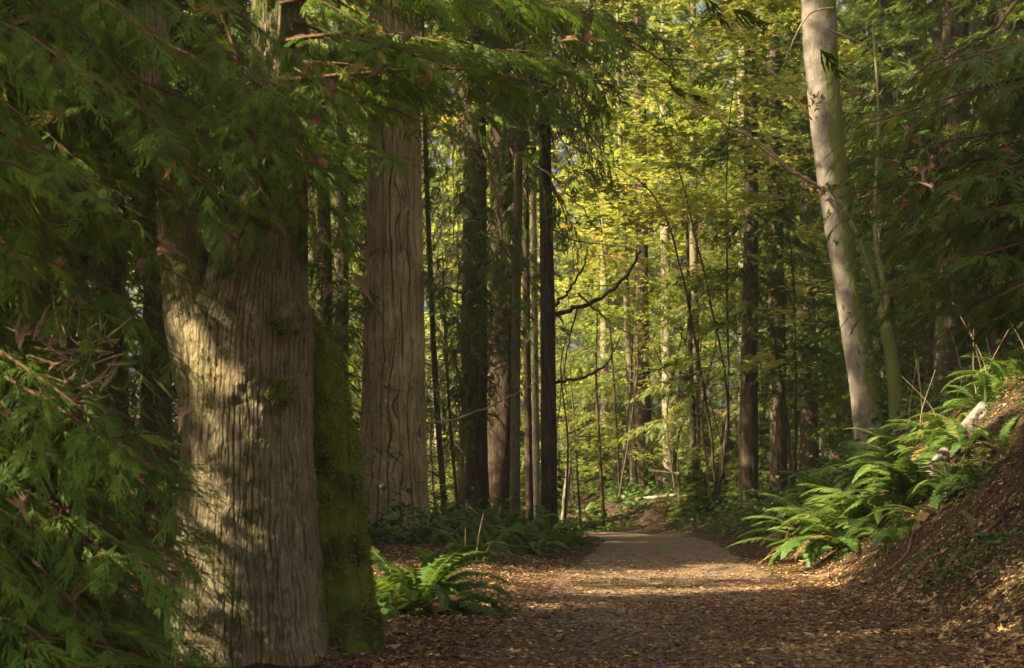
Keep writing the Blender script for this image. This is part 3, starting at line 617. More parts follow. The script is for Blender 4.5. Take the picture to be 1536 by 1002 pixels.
for (tt_, base_, lst) in ((t3, b3, [(712, 80, 860, 200, 28), (712, 130, 900, 290, 28), (712, 260, 640, 400, 29.5), (712, 200, 790, 380, 29), (712, 380, 800, 520, 29.5), (712, 330, 660, 500, 29), (712, 420, 740, 620, 29.5), (712, 60, 960, 170, 27.5), (712, 150, 640, 290, 29), (712, 20, 820, 90, 28), (712, 470, 650, 560, 30), (712, 480, 800, 560, 29.5), (712, 520, 690, 680, 29.6), (712, 340, 830, 430, 28.5), (712, 560, 640, 660, 29.5)]),
                          (t4, b4, [(754, 100, 900, 230, 31), (754, 200, 830, 330, 31.5), (754, 300, 700, 420, 32), (754, 30, 930, 120, 30.5), (754, 360, 820, 480, 32)]),
                          (t7, b7, [(818, 60, 950, 240, 27.5), (818, 20, 980, 90, 27.5), (818, 120, 740, 260, 27.5), (818, -20, 900, 160, 27), (818, 260, 890, 400, 28)]),
                          (t8, b8, [(645, 350, 600, 440, 27), (645, 400, 690, 480, 27.5), (640, 200, 690, 330, 27.5), (650, 480, 700, 560, 27.5), (655, 560, 610, 640, 27), (640, 280, 590, 360, 26.6), (650, 440, 740, 510, 27)])):
    for (a_, c_, d_, e_, Y_) in lst:
        set_bough(tt_, P(a_, c_, base_[1]), P(d_, e_, Y_), g.normal(0, .3), BOUGH_DARK, n_b); n_b += 1
for tt_, s_ in ((t3, 1), (t4, 2), (t7, 3)): add_crown(tt_, 9.5, 21, 3.0, .5, 110, 30, 320 + s_)

# ------------------------------------------------------------------ trees beyond the bend
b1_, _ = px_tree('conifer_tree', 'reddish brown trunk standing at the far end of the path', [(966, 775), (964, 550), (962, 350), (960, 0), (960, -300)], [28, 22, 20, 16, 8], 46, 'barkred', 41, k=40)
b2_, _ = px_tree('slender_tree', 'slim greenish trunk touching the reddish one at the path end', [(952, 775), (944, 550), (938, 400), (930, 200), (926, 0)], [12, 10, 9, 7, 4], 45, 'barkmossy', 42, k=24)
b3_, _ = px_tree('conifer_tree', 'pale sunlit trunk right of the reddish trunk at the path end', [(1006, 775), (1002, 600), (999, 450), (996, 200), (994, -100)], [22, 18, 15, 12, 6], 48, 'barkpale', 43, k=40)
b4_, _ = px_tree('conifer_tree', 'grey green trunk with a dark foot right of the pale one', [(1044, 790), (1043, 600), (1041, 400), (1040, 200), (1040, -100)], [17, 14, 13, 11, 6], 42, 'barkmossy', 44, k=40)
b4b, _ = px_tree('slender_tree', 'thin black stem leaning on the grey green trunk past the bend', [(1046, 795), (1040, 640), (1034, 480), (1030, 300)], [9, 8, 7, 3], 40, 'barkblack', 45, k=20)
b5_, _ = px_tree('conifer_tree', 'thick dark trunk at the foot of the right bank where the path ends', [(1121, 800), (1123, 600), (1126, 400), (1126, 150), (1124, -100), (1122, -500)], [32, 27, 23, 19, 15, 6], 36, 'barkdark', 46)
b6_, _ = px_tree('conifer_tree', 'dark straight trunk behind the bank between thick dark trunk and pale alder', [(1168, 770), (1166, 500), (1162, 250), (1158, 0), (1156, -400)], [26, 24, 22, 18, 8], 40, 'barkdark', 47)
b7_, _ = px_tree('slender_tree', 'thin dark pole left of the path end, bare and upright', [(906, 780), (900, 680), (894, 570), (896, 470)], [6, 5, 4, 2], 38, 'barkdark', 48, k=16)
b8_, _ = px_tree('conifer_tree', 'pale grey trunk seen high up through the yellow maple leaves', [(1118, 770), (1116, 500), (1115, 250), (1114, 0), (1114, -300)], [20, 18, 17, 14, 8], 58, 'barkpale', 49, k=30)
add_branch(b4b, [P(1044, 560, 40), P(1070, 620, 39.5), P(1085, 690, 39), P(1092, 740, 38.8)], .03, .01)
add_branch(b4_, [P(1040, 540, 42), P(1020, 500, 41), P(1000, 480, 40.5)], .03, .008)
for tt_, s_ in ((b1_, 1), (b3_, 2), (b4_, 3), (b8_, 4)): add_crown(tt_, 9, 20, 2.6, .4, 70, 30, 340 + s_, 'hemlock')
for tt_, s_ in ((b5_, 5), (b6_, 6)): add_crown(tt_, 3.5, 19, 2.7, .4, 120, 34, 340 + s_)
g = np.random.default_rng(57)
for tt_, xs_, Y_ in ((b1_, 965, 46), (b3_, 1001, 48), (b4_, 1042, 42), (b2_, 944, 45), (b7_, 898, 38), (b4b, 1040, 40), (b8_, 1116, 58)):
    for k in range(4 if Y_ == 48 else 10):
        y_ = g.uniform(330, 700); sd_ = g.choice((-1, 1)); L_ = g.uniform(45, 105) * 45 / Y_
        set_bough(tt_, P(xs_, y_, Y_), P(xs_ + sd_ * L_, y_ + g.uniform(10, 50), Y_ - g.uniform(.3, 1.6)), g.normal(0, .3), BOUGH_LIGHT, k)
kinds = ['barkred', 'barkpale', 'barkmossy', 'barkdark']
g = np.random.default_rng(55); far_n = 0
for k in range(42):
    Y = g.uniform(52, 95); x = (g.uniform(250, 1330) - 768) * Y / F
    conifer('far_conifer_tree', 'slender conifer among the sunlit trees far beyond the path end', x, Y, CONE['tall%d' % (k % 3)], TRK[kinds[k % 4]][k % 2], g.uniform(17, 27), g.uniform(.14, .30), g.uniform(0, 6.28), 'sunlit conifers beyond the path end')
g = np.random.default_rng(56)
for k in range(128):
    Y = g.uniform(39, 82) if k < 106 else g.uniform(35.5, 42); x = ((g.uniform(560, 1180) if k < 106 else g.choice((g.uniform(640, 860), g.uniform(1020, 1130)))) - 768) * Y / F
    if Y < 46 and 850 < 768 + x * F / Y < 1010: Y += 8; x = x * Y / (Y - 8)
    conifer('hemlock_sapling', 'light green young hemlock growing under the trees past the bend', x, Y, CONE['sap%d' % (k % 3)], SAPT, g.uniform(3.2, 8.5), g.uniform(.25, .5), g.uniform(0, 6.28), 'young hemlocks past the bend')
for k, (px_, Y, h) in enumerate([(1400, 33, 17), (1500, 29, 16), (1335, 40, 20), (1215, 47, 22), (1460, 44, 21), (1180, 54, 22), (1290, 52, 22), (1560, 38, 20), (1620, 30, 18), (1390, 58, 24), (1500, 60, 24), (1640, 24, 17), (1255, 60, 22)]):
    x = (px_ - 768) * Y / F
    conifer('dark_conifer_tree', 'dense dark conifer on the shaded slope behind the pale alder', x, Y, CONE['dark%d' % (k % 3)], TRK['barkdark'][k % 2], h, .26, k * 1.3, 'dark conifers on the right slope')
for k, (px_, Y, h) in enumerate([(505, 34, 14), (550, 40, 11), (440, 28, 15), (350, 24, 17), (230, 20, 16), (90, 17, 15), (-40, 15, 15), (160, 30, 17), (20, 26, 16), (470, 48, 14), (478, 30, 10)]):
    x = (px_ - 768) * Y / F
    canopy_tree('dark_conifer_tree', 'dense dark conifer in the shade left of the furrowed fir', x, Y, h, 3.0, .8, 170, 260 + k, group='dark conifers left of the fir', nl=36, tr_r=.2, size=.45, tiny=True)
# tall dark trees added on the right slope so their crowns cut sky light
for n_, (x, y, h, r, z0, nb) in enumerate([(10, 14, 24, 4, 6, 150), (13, 22, 24, 4.2, 5, 150), (9.5, 31, 24, 3.4, 5, 130), (15, 31, 25, 4, 4, 130), (8, 4, 23, 4, 8, 120)]):
    canopy_tree('shade_conifer_tree', 'tall dark conifer added on the right slope to close off the sky', x, y, h, r, z0, nb, 240 + n_, group='shade conifers added on the right slope')
g = np.random.default_rng(58)
for k, (px_, Y, h) in enumerate([(655, 33, 5), (688, 35, 6), (845, 34, 5.5), (872, 38, 7), (1070, 38, 6), (1092, 37, 5), (1015, 41, 6), (925, 40, 6.5), (1060, 45, 8), (985, 46, 8), (1140, 38, 5), (720, 40, 7), (860, 44, 8)]):
    x = (px_ - 768) * Y / F; t = thing('bare_sapling', 'thin bare dead sapling with dark twigs among the trees past the bend', 'tree', (x, Y, gz(x, Y)), 'bare saplings past the bend')
    b = MB(); ax = spline([(0, 0, -.1), (g.normal(0, .25), 0, h * .4), (g.normal(0, .4), 0, h * .75), (g.normal(0, .6), 0, h)], 20); b.tube(ax, np.linspace(.035, .008, 20), 6, .1)
    for q_ in range(16):
        i_ = int(g.uniform(4, 18)); sd_ = g.choice((-1, 1)); L_ = g.uniform(.4, 1.5) * (1 - i_ / 26)
        b.tube(spline([ax[i_], ax[i_] + (sd_ * L_ * .5, g.normal(0, .2), g.uniform(-.15, .3) * L_), ax[i_] + (sd_ * L_, g.normal(0, .3), g.uniform(-.4, .5) * L_)], 8), np.linspace(.014, .004, 8), 4, .1)
    b.obj('trunk', M['barkdark'], t)
# far wood that reads as one mass
g = np.random.default_rng(77); N = 70000
b = MB(); x = g.uniform(-75, 75, N); y = g.uniform(100, 128, N); z = g.uniform(0, 1, N) ** .8 * (54 + 8 * vnoise(np.stack((x * .12, y * .1, x * 0), 1), 3)) + 3
d = np.stack((g.normal(0, 1, N), g.normal(0, 1, N), g.normal(-.4, .3, N)), 1)
fr = frames(d, roll=g.normal(0, .6, N)); rn = np.clip(.45 + .3 * fbm(np.stack((x * .2, y * .2, z * .2), 1), 2, 4) + g.normal(0, .12, N), 0, 1)
b.inst(SPRAYS_LOW[0], fr, np.stack((x, y, z), 1), g.uniform(1.1, 2.4, N), rn); b.obj('distant_forest', M['hemlock'], kind='stuff')

# ------------------------------------------------------------------ the pale leaning alder and its stems
ALD = np.array((ALD_PATH[0][0] + .05, 26, gz(ALD_PATH[0][0], 26) - .25))
alder = thing('alder_tree', 'pale sunlit leaning trunk on the right bank, smooth with a mossy side', 'tree', ALD)
pts = [ALD] + ALD_PATH[1:]
b = trunk_mesh(pts, np.array([28, 21, 20, 21.5, 24, 26, 21, 7]) / F * 26, None, 120, 420, .004, 8, 2, flare=.2, lump=.03, seed=51, base=ALD, width=.1, crk=0, rough=.012,
               moss=lambda A, Hh, v: .10 + .75 * sstep(.0, .6, np.cos(A + .45)) * (.75 + .7 * vnoise(v.reshape(-1, 3) * 2.5, 4).reshape(A.shape)))
b.obj('trunk', M['barkalder'], alder)
add_branch(alder, [P(1230, 283, 25.7), P(1180, 252, 25), P(1120, 205, 24.4), P(1050, 165, 24), P(985, 130, 23.6)], .032, .008, 'dry')
add_branch(alder, [P(1195, 262, 25.2), P(1150, 222, 24.8), P(1100, 185, 24.6), P(1060, 160, 24.5)], .02, .006, 'dry')
add_branch(alder, [P(1160, 240, 24.9), P(1140, 180, 24.7), P(1100, 120, 24.5)], .012, .004, 'dry')
add_branch(alder, [P(1218, 180, 25.6), P(1170, 120, 25.2), P(1120, 60, 25), P(1110, 20, 25)], .014, .005, 'dry')
add_branch(alder, [P(1250, 12, 25.7), P(1215, 20, 25.4), P(1190, 60, 25.2), P(1175, 100, 25)], .02, .006, 'dry')
add_branch(alder, [P(1245, 45, 25.5), P(1290, 65, 25.2), P(1330, 90, 25)], .02, .005, 'twig')
g = np.random.default_rng(91)
def leaf_cluster(px, py, Y, n, r, par, seed, name='dead_foliage'):
    g_ = np.random.default_rng(seed); b = MB()
    loc = g_.normal(0, 1, (n, 3)) * np.array((r * 1.2, r, r * .7)) + P(px, py, Y) - np.array(par.location)
    fr = frames(g_.normal(0, 1, (n, 3)), roll=g_.uniform(0, 6, n)); pk = g_.integers(0, 4, n)
    for q_ in range(4): b.inst(CURL[q_], fr[pk == q_], loc[pk == q_], g_.uniform(.06, .12, (pk == q_).sum()), g_.random((pk == q_).sum()))
    b.obj(name, M['dead'], par)
leaf_cluster(1234, 286, 25.55, 16, .10, alder, 1); leaf_cluster(1228, 152, 25.5, 14, .10, alder, 2); leaf_cluster(1285, 142, 25.4, 8, .10, alder, 3)
# ivy on the shaded side of the trunk
b = MB(); n = 420; zt = g.random(n); ax = spline(ALD_PATH[:4], 50); c_ = ax[(zt * 49).astype(int)]; an = g.normal(-.5, .7, n)
loc = c_ + np.stack((np.cos(an) * .42, np.sin(an) * .42 - .02, g.normal(0, .1, n)), 1) + g.normal(0, .06, (n, 3)) - ALD
b.inst(MLEAF[1], frames(np.stack((np.cos(an), np.sin(an), g.normal(-.8, .5, n)), 1), roll=g.normal(0, .8, n)), loc, g.uniform(.09, .17, n), g.uniform(.2, 1, n)); b.obj('ivy', M['salal'], alder)
# forked mossy sapling in front of it
fs_b = np.array((P(1345, 0, 25)[0], 25, gz(P(1345, 0, 25)[0], 25) - .1))
fork = thing('forked_sapling', 'forked mossy young stem just right of the pale alder', 'tree', fs_b)
b = MB(); b.tube(spline([fs_b, P(1345, 610, 25), P(1338, 540, 25), P(1328, 488, 25)], 24) - fs_b, np.linspace(.16, .105, 24), 12, .6, cap=True); b.obj('trunk', M['barkmossy'], fork)
b = MB(); b.tube(spline([P(1328, 490, 25), P(1315, 440, 25), P(1292, 370, 24.9), P(1268, 318, 24.9), P(1240, 275, 25)], 30) - fs_b, np.linspace(.07, .03, 30), 10, .4); b.obj('stem', M['barkmossy'], fork)
b = MB(); b.tube(spline([P(1330, 490, 25), P(1330, 450, 25), P(1318, 390, 25), P(1312, 320, 25), P(1318, 180, 25.1), P(1310, 40, 25.2)], 30) - fs_b, np.linspace(.065, .02, 30), 10, .4); b.obj('stem', M['barkmossy'], fork)

# ------------------------------------------------------------------ maples: flat layers of yellowing leaves
def maple(name, label, base, stems, layers, seed, dens=1.0, mat='maple', size=(.11, .23)):
    t = thing(name, label, 'tree', base); g_ = np.random.default_rng(seed); o = np.array(base)
    b = MB()
    for s_ in stems: b.tube(spline(s_, 30) - o + np.random.default_rng(seed).normal(0, .012, (30, 3)), np.linspace(.045, .008, 30), 8, .2)
    b.obj('trunk', M['barkdark'], t)
    b = MB(); tw = MB()
    for (c, rx, ry, n) in layers:
        n = int(n * dens * .8); ns = max(4, n // 7)
        ang = g_.uniform(0, 6.28, ns); rad = np.sqrt(g_.random(ns)); sc_ = c + np.stack((rx * rad * np.cos(ang), ry * rad * np.sin(ang), g_.normal(0, .08, ns) - .12 * rad ** 2), 1)
        k = g_.integers(0, ns, n); loc = sc_[k] + np.stack((g_.normal(0, .22, n), g_.normal(0, .22, n), g_.normal(0, .045, n)), 1)
        a = g_.uniform(0, 6.28, n); d = np.stack((np.cos(a), np.sin(a), g_.normal(-.15, .16, n)), 1)
        fr = frames(d, roll=g_.normal(0, .25, n)); pk = g_.integers(0, 4, n); rn = np.clip(np.clip(g_.normal(.5, .16), .1, .85) + g_.normal(0, .085, n), 0, 1)
        for q_ in range(4): m_ = pk == q_; b.inst(MLEAF[q_], fr[m_], loc[m_] - o, g_.uniform(*size, m_.sum()), rn[m_])
        for q_ in range(min(ns, 8)): tw.tube(np.array((c + (0, 0, -.05), .5 * (c + sc_[q_]) + (0, 0, .02), sc_[q_])) - o, (.012, .008, .003), 4, .2)
    b.obj('crown', M[mat], t); return t
g = np.random.default_rng(101)
def layers_px(x0, x1, y0, y1, Y0, Y1, n, rx=(.5, 1.2), nl=(70, 150)):
    out = []
    for k in range(n):
        Y = g.uniform(Y0, Y1); out.append((P(g.uniform(x0, x1), g.uniform(y0, y1), Y), g.uniform(*rx), g.uniform(*rx), int(g.uniform(*nl)))); 
    return out
def mbase(px, Y): x = P(px, 0, Y)[0]; return np.array((x, Y, gz(x, Y)))
m1 = mbase(1075, 37)
maple('maple_tree', 'yellowing maple spreading flat leaf layers high over the path end', m1, [[m1, m1 + (.2, -.5, 3), P(1030, 300, 34), P(980, 130, 32)], [m1, m1 + (.3, 0, 3), P(1090, 250, 35), P(1110, 60, 33)], [m1, m1 + (-.3, -.4, 2.6), P(1000, 330, 33), P(900, 230, 31)]],
      layers_px(880, 1200, -60, 330, 29, 37, 62, (.6, 1.4), (90, 190)), 5)
m2 = mbase(930, 44)
maple('maple_tree', 'olive green maple whose leaf layers hang behind the bare curved branches', m2, [[m2, m2 + (-.2, -.5, 3), P(900, 330, 42), P(870, 180, 40)], [m2, m2 + (.3, 0, 3), P(960, 300, 42), P(1000, 150, 41)]],
      layers_px(840, 1080, 120, 470, 38, 46, 58, (.6, 1.5), (90, 170)), 6)
m3 = mbase(1190, 31)
maple('maple_tree', 'small maple with sparse yellow leaf sprays left of the pale alder', m3, [[m3, m3 + (0, -.3, 2), P(1190, 420, 29), P(1170, 250, 27.5)], [m3, m3 + (-.2, -.3, 2), P(1160, 500, 29), P(1120, 400, 28)]],
      layers_px(1110, 1250, 20, 560, 26.5, 31, 30, (.3, .8), (18, 50)), 7)
m4 = mbase(1140, 48)
maple('maple_tree', 'bright yellow green maple far behind the thick dark trunk', m4, [[m4, m4 + (0, -.5, 3), P(1100, 300, 47), P(1060, 150, 46)], [m4, m4 + (.2, 0, 3), P(1160, 350, 47), P(1180, 200, 46)]],
      layers_px(1040, 1210, 40, 430, 42, 50, 40, (.6, 1.4), (80, 150)), 8)
m5 = mbase(640, 46)
maple('maple_tree', 'pale green maple glimpsed between the fir and the dark trunks', m5, [[m5, m5 + (0, -.5, 3), P(660, 350, 45), P(680, 200, 44)]],
      layers_px(630, 850, 150, 640, 40, 52, 46, (.5, 1.3), (70, 130)), 9)

M['lime'] = leaf_mat('lime_understory_leaf', [(0, (.09, .145, .03)), (.45, (.18, .235, .05)), (.8, (.29, .31, .09)), (1, (.42, .36, .11))], .58, 1.7, .5, .2)
m6 = mbase(1010, 46)
maple('maple_tree', 'lime green understory maple with low leaf layers round the far bare trunks', m6, [[m6, m6 + (0, -.5, 3), P(1000, 560, 44), P(960, 480, 43)], [m6, m6 + (.2, -.4, 2), P(1060, 600, 44), P(1090, 520, 43)]],
      layers_px(835, 1115, 380, 735, 41, 52, 84, (.4, 1.2), (60, 130)), 10, mat='lime', size=(.08, .16))
m7 = mbase(700, 50)
maple('maple_tree', 'lime green low maple filling the gaps between the dark cluster trunks', m7, [[m7, m7 + (0, -.5, 3), P(700, 560, 48), P(740, 480, 47)]],
      layers_px(635, 850, 400, 745, 42, 54, 60, (.4, 1.2), (60, 120)), 11, mat='lime', size=(.08, .16))

# ------------------------------------------------------------------ boughs hanging in from the right
rt = thing('cedar_tree', 'dark cedar at the right edge reaching green sprays towards the alder', 'tree', (7.2, 15, gz(7.2, 15) - .2))
rb = np.array(rt.location)
b = trunk_mesh([rb, rb + (0, 0, 4), rb + (.1, 0, 9), rb + (.1, 0, 17)], np.array([.36, .28, .22, .04]), None, 50, 160, .02, 14, 8, seed=61, base=rb); b.obj('trunk', M['barkdark'], rt)
add_crown(rt, 8, 17, 3.2, .5, 100, 30, 360)
g = np.random.default_rng(111)
for (px0, py0, px1, py1, Y1, roll) in [(1760, -80, 1270, 150, 13.5, .1), (1760, 0, 1240, 260, 14, .3), (1760, 120, 1400, 240, 13, 0), (1760, 180, 1290, 410, 14, .2), (1760, 220, 1420, 350, 13, -.1), (1760, 60, 1480, 110, 13, .1), (1760, 260, 1330, 330, 14.5, .1), (1760, -140, 1480, 40, 13, 0), (1760, 250, 1500, 400, 12.5, .2), (1760, 300, 1380, 440, 14, 0), (1760, -40, 1350, 80, 14.5, .2), (1760, 100, 1300, 200, 14, .3), (1760, 200, 1360, 300, 13.4, .1), (1760, 160, 1450, 290, 12.8, .2), (1760, 280, 1440, 460, 13.6, .1), (1760, -100, 1400, 60, 12.8, 0)]:
    set_bough(rt, P(px0, py0 + .72 * (py1 - py0), 15), P(px1, py1, Y1), roll, BOUGH_FLAT, int(g.integers(0, 4)))
add_branch(rt, [P(1740, -60, 15), P(1560, -20, 14), P(1480, 50, 13.6), P(1420, 85, 13.4), P(1330, 140, 13.3)], .03, .006, 'barkdark')

# ------------------------------------------------------------------ ferns
M['deadfern'] = leaf_mat('brown_frond', [(0, (.10, .06, .025)), (.6, (.24, .15, .06)), (1, (.36, .25, .10))], .3, 1.2, .7, .1)
def frond_mesh(seed, L, lift, bend, np_=34, wmax=.13, wide=1.0, mat='fern', gap=0.0):
    g_ = np.random.default_rng(seed); n = 18; t = np.linspace(0, 1, n); th = lift - bend * t ** 1.3
    x = np.concatenate(([0], np.cumsum(np.cos(th[1:]) * L / (n - 1)))); z = np.concatenate(([0], np.cumsum(np.sin(th[1:]) * L / (n - 1))))
    y = .06 * L * np.sin(t * 2 + seed)
    ax = np.stack((x, y, z), 1); b = MB(); b.tube(ax, np.linspace(.005, .0015, n), 4, .95)
    tt = np.linspace(.12, .99, np_)
    if gap: tt = tt[g_.random(np_) > gap]; np_ = len(tt)
    q = np.stack([np.interp(tt, t, ax[:, c]) for c in range(3)], 1); tg = unit(np.stack([np.interp(tt, t, np.gradient(ax[:, c])) for c in range(3)], 1))
    w_ = wmax * wide * np.sin(np.pi * np.clip(.18 + .80 * tt, 0, 1)) ** .8
    leaf = (np.array(((0, -.09, 0), (.2, .14, 0), (.65, .10, -.03), (1, 0, -.10), (.65, -.09, -.03), (.2, -.12, 0)), float), [np.array([[0, 1, 2, 3, 4, 5]])])
    for sd in (-1, 1):
        side = unit(np.cross((0, 0, 1), tg)) * sd; d = unit(side + tg * .35 + np.stack((g_.normal(0, .05, np_), g_.normal(0, .05, np_), g_.normal(-.12, .10, np_)), 1))
        b.inst(leaf, frames(d, np.cross(tg, side) * sd), q, np.stack((w_, np.full(np_, .13) * wide, w_), 1), np.clip(.5 + g_.normal(0, .12, np_) + g_.normal(0, .12), 0, 1))
    return b.mesh('frond', M[mat])
FR = [frond_mesh(s, 1.0, R(a), R(c), wmax=.12) for s, (a, c) in enumerate([(78, 85), (70, 95), (60, 90), (50, 80), (40, 75), (28, 60), (46, 105), (34, 85)])]
FRD = [frond_mesh(30 + s, .9, R(a), R(c), wmax=.10, mat='deadfern', gap=.25) for s, (a, c) in enumerate([(35, 110), (15, 70), (50, 140)])] + [frond_mesh(40, .95, R(60), R(120), gap=.35), frond_mesh(41, .8, R(30), R(70), gap=.3)]
def fern(px_, Y, size, n, label, group=None, px_is_x=False, spread=1.0, seed=None, face=None, name='sword_fern'):
    """a clump; each frond is a part"""
    x = px_ if px_is_x else (px_ - 768) * Y / F; s_ = int(abs(px_) * 13 + Y * 7) if seed is None else seed; g_ = np.random.default_rng(s_)
    t = thing(name, label, 'fern', (x, Y, gz(x, Y) - .02), group)
    for k in range(n):
        a = k / n * 2 * np.pi * 2.618 + g_.normal(0, .25) if face is None else face + g_.normal(0, 1.2)
        o = link('frond', FRD[int(g_.integers(0, 5))] if g_.random() < .17 else FR[int(g_.integers(0, len(FR)))], t); o.rotation_euler = (g_.normal(0, .12), g_.normal(0, .1), a); s = size * g_.uniform(.65, 1.15); o.scale = (s, s * g_.uniform(.85, 1.25), s)
        o.location = (.03 * math.cos(a), .03 * math.sin(a), 0)
    return t
fern(620, 11.7, .98, 60, 'lush bright fern clump at the foot of the furrowed fir, nearest of the left ferns')
fern(575, 11.2, .55, 22, 'smaller fern tucked against the mossy stem of the big cedar')
fern(655, 13.5, .62, 22, 'arching fern beside the dry stalks on the left verge')
for k, (px_, Y, sz) in enumerate([(700, 19, .75), (735, 21, .8), (770, 23, .85), (800, 22, .8), (835, 24, .8), (755, 26, .9), (820, 27, .9), (700, 24, .9), (670, 22, .8), (858, 27, .7), (790, 29, .9), (730, 29, .9), (850, 31, .8)]):
    fern(px_, Y, sz * 1.15, 18, 'dark green fern in the shady row at the foot of the dark trunks', 'ferns below the dark trunk cluster')
RF = [(1225, 19.5, 1.05, 26, 'pale green upright ferns at the near end of the bank, sunlit fronds on top'), (1285, 19, 1.0, 28, 'large fern in the middle of the bank clump below the alder'), (1330, 17.2, .95, 28, 'broad dark fern overhanging the leafy cutting on the right'),
      (1380, 17, .95, 26, 'dark fern with wide fronds right of the overhanging one'), (1250, 21.5, 1.0, 22, 'feathery fern behind the sunlit ones on the bank'), (1310, 21.5, 1.0, 22, 'fern at the foot of the forked mossy sapling'),
      (1205, 22.5, 1.0, 22, 'light fern leaning out over the path where the bank begins'), (1420, 18.5, .8, 20, 'fern just below the grey fallen log'), (1270, 17.8, .9, 24, 'low fern whose fronds trail down to the path'), (1345, 20.5, .85, 20, 'fern between the fallen log and the forked sapling')]
for px_, Y, sz, n, lb in RF: fern(px_, Y, sz * 1.22, n + 8, lb)
for k, (px_, Y, sz) in enumerate([(1170, 26, .9), (1190, 28, .9), (1160, 31, .9), (1480, 21, .7), (1520, 20, .75), (1450, 23, .8), (1400, 24, .8), (1545, 17.5, .6), (1500, 25, .9), (1230, 27, .9), (1370, 28, .9), (1440, 28, .9), (1150, 34, .9), (1440, 19.5, .9), (1475, 18.6, .75), (1510, 19.2, .9), (1410, 20.5, 1.0), (1535, 21.5, .9), (1490, 22.5, 1.0), (1430, 16, .7), (1465, 15.2, .55), (1500, 16.5, .65), (1395, 15.6, .75), (1345, 15.6, .8), (1450, 17.4, .9), (1180, 24.5, 1.0), (1150, 28, 1.0)]):
    fern(px_, Y, sz, 15, 'shaded fern higher up on the right bank', 'ferns up the right bank')
for k, (px_, Y, sz) in enumerate([(880, 40, .8), (905, 39, .7), (930, 41, .9), (960, 39, .6), (1060, 39, .8), (1085, 38, .8), (1075, 42, .9), (1100, 36, .8), (870, 36, .7), (985, 43, .8), (1030, 43, .8), (1098, 40, 1), (900, 44, 1), (945, 45, 1), (915, 37, .6), (940, 37.5, .55), (890, 38, .7), (1045, 37, .6), (1070, 36.5, .7), (1020, 41, .6)]):
    fern(px_, Y, sz, 13, 'small fern growing along the far bend of the path', 'ferns along the far bend')

# ------------------------------------------------------------------ undergrowth, leaf litter
def onb(px_, Y, dz=0): x = (px_ - 768) * Y / F; return np.array((x, Y, gz(x, Y) + dz))
g = np.random.default_rng(131)
def scatter(n, fx, fy):
    x = fx(n); y = fy(n); return x, y, ground_z(x, y)
N = 80000; Y = g.uniform(20, 62, N); px_ = g.uniform(-100, 1640, N); x = (px_ - 768) * Y / F; sd, s = path_sd(x, Y)
dn = fbm(np.stack((x * .6, Y * .6, x * 0), 1), 3, 6); k = (np.abs(sd) > half_w(s) + np.where(s > 29, .15, 1.1)) & (dn > -.12) & ~((sd > 0) & (s < 24) & (px_ < 1500) & (sd < 5)); x, Y = x[k], Y[k]; n = len(x)
z = ground_z(x, Y) + np.abs(g.normal(0, .22, n)) * (1 + dn[k]) + .02
a = g.uniform(0, 6.28, n); d = np.stack((np.cos(a), np.sin(a), g.normal(-.2, .4, n)), 1)
OV = (np.array(((0, 0, 0), (.3, .26, 0), (.7, .22, -.03), (1, 0, -.1), (.7, -.22, -.03), (.3, -.26, 0)), float), [np.array([[0, 1, 2, 3, 4, 5]])])
b = MB(); b.inst(OV, frames(d, roll=g.normal(0, .5, n)), np.stack((x, Y, z), 1), g.uniform(.09, .2, n), g.random(n)); b.obj('undergrowth', M['salal'], kind='stuff')

FLATL = [maple_leaf(s + 30, c) for s, c in enumerate((.25, -.35, .5, -.5))]
LIT_LEAF = (np.array(((0, 0, 0), (.3, .28, .06), (.7, .2, .05), (1, 0, .02), (.7, -.22, .06), (.3, -.25, .05), (.45, 0, -.03)), float), [np.array([[0, 6, 1, 1], [1, 6, 2, 2]])[:, :3], np.array([[2, 6, 3], [3, 6, 4], [4, 6, 5], [5, 6, 0]])])
def litter(n, ymin, ymax, size, seed, dens):
    g = np.random.default_rng(seed); u_ = g.random(n); Y = ymin * (ymax / ymin) ** u_; px_ = g.uniform(480, 1700, n); x = (px_ - 768) * Y / F
    sd, s = path_sd(x, Y); hw = half_w(s); on = np.abs(sd) < hw - .45
    pr = np.where(on, (1.5 - 1.2 * sstep(20, 27, Y)) * dens * (.75 + .7 * fbm(np.stack((x, Y * .6, x * 0), 1) * .9, 2, 8) + .55 * (np.abs(sd) / hw) ** 2), 1.0) * np.where(sd < -hw, np.where(sd < -hw - 2.0, .25, 1), 1) * np.where(sd > hw + .3, np.clip(.75 + .9 * fbm(np.stack((x, Y, x * 0), 1) * 1.2, 2, 18), .1, 1), 1)
    k = g.random(n) < pr; x, Y = x[k], Y[k]; m_ = len(x); z = ground_z(x, Y) + .02 + np.abs(g.normal(0, .008, m_))
    e = .05; gxn = (ground_z(x + e, Y, False) - ground_z(x - e, Y, False)) / (2 * e); gyn = (ground_z(x, Y + e, False) - ground_z(x, Y - e, False)) / (2 * e)
    up = unit(np.stack((-gxn, -gyn, np.ones(m_)), 1)); a = g.uniform(0, 6.28, m_); h = np.stack((np.cos(a), np.sin(a), np.zeros(m_)), 1); d = unit(h - up * (h * up).sum(1)[:, None]) + up * g.normal(.02, .12, m_)[:, None]
    fr = frames(d, up, g.normal(0, .28, m_)); return x, Y, z, fr, g
b = MB()
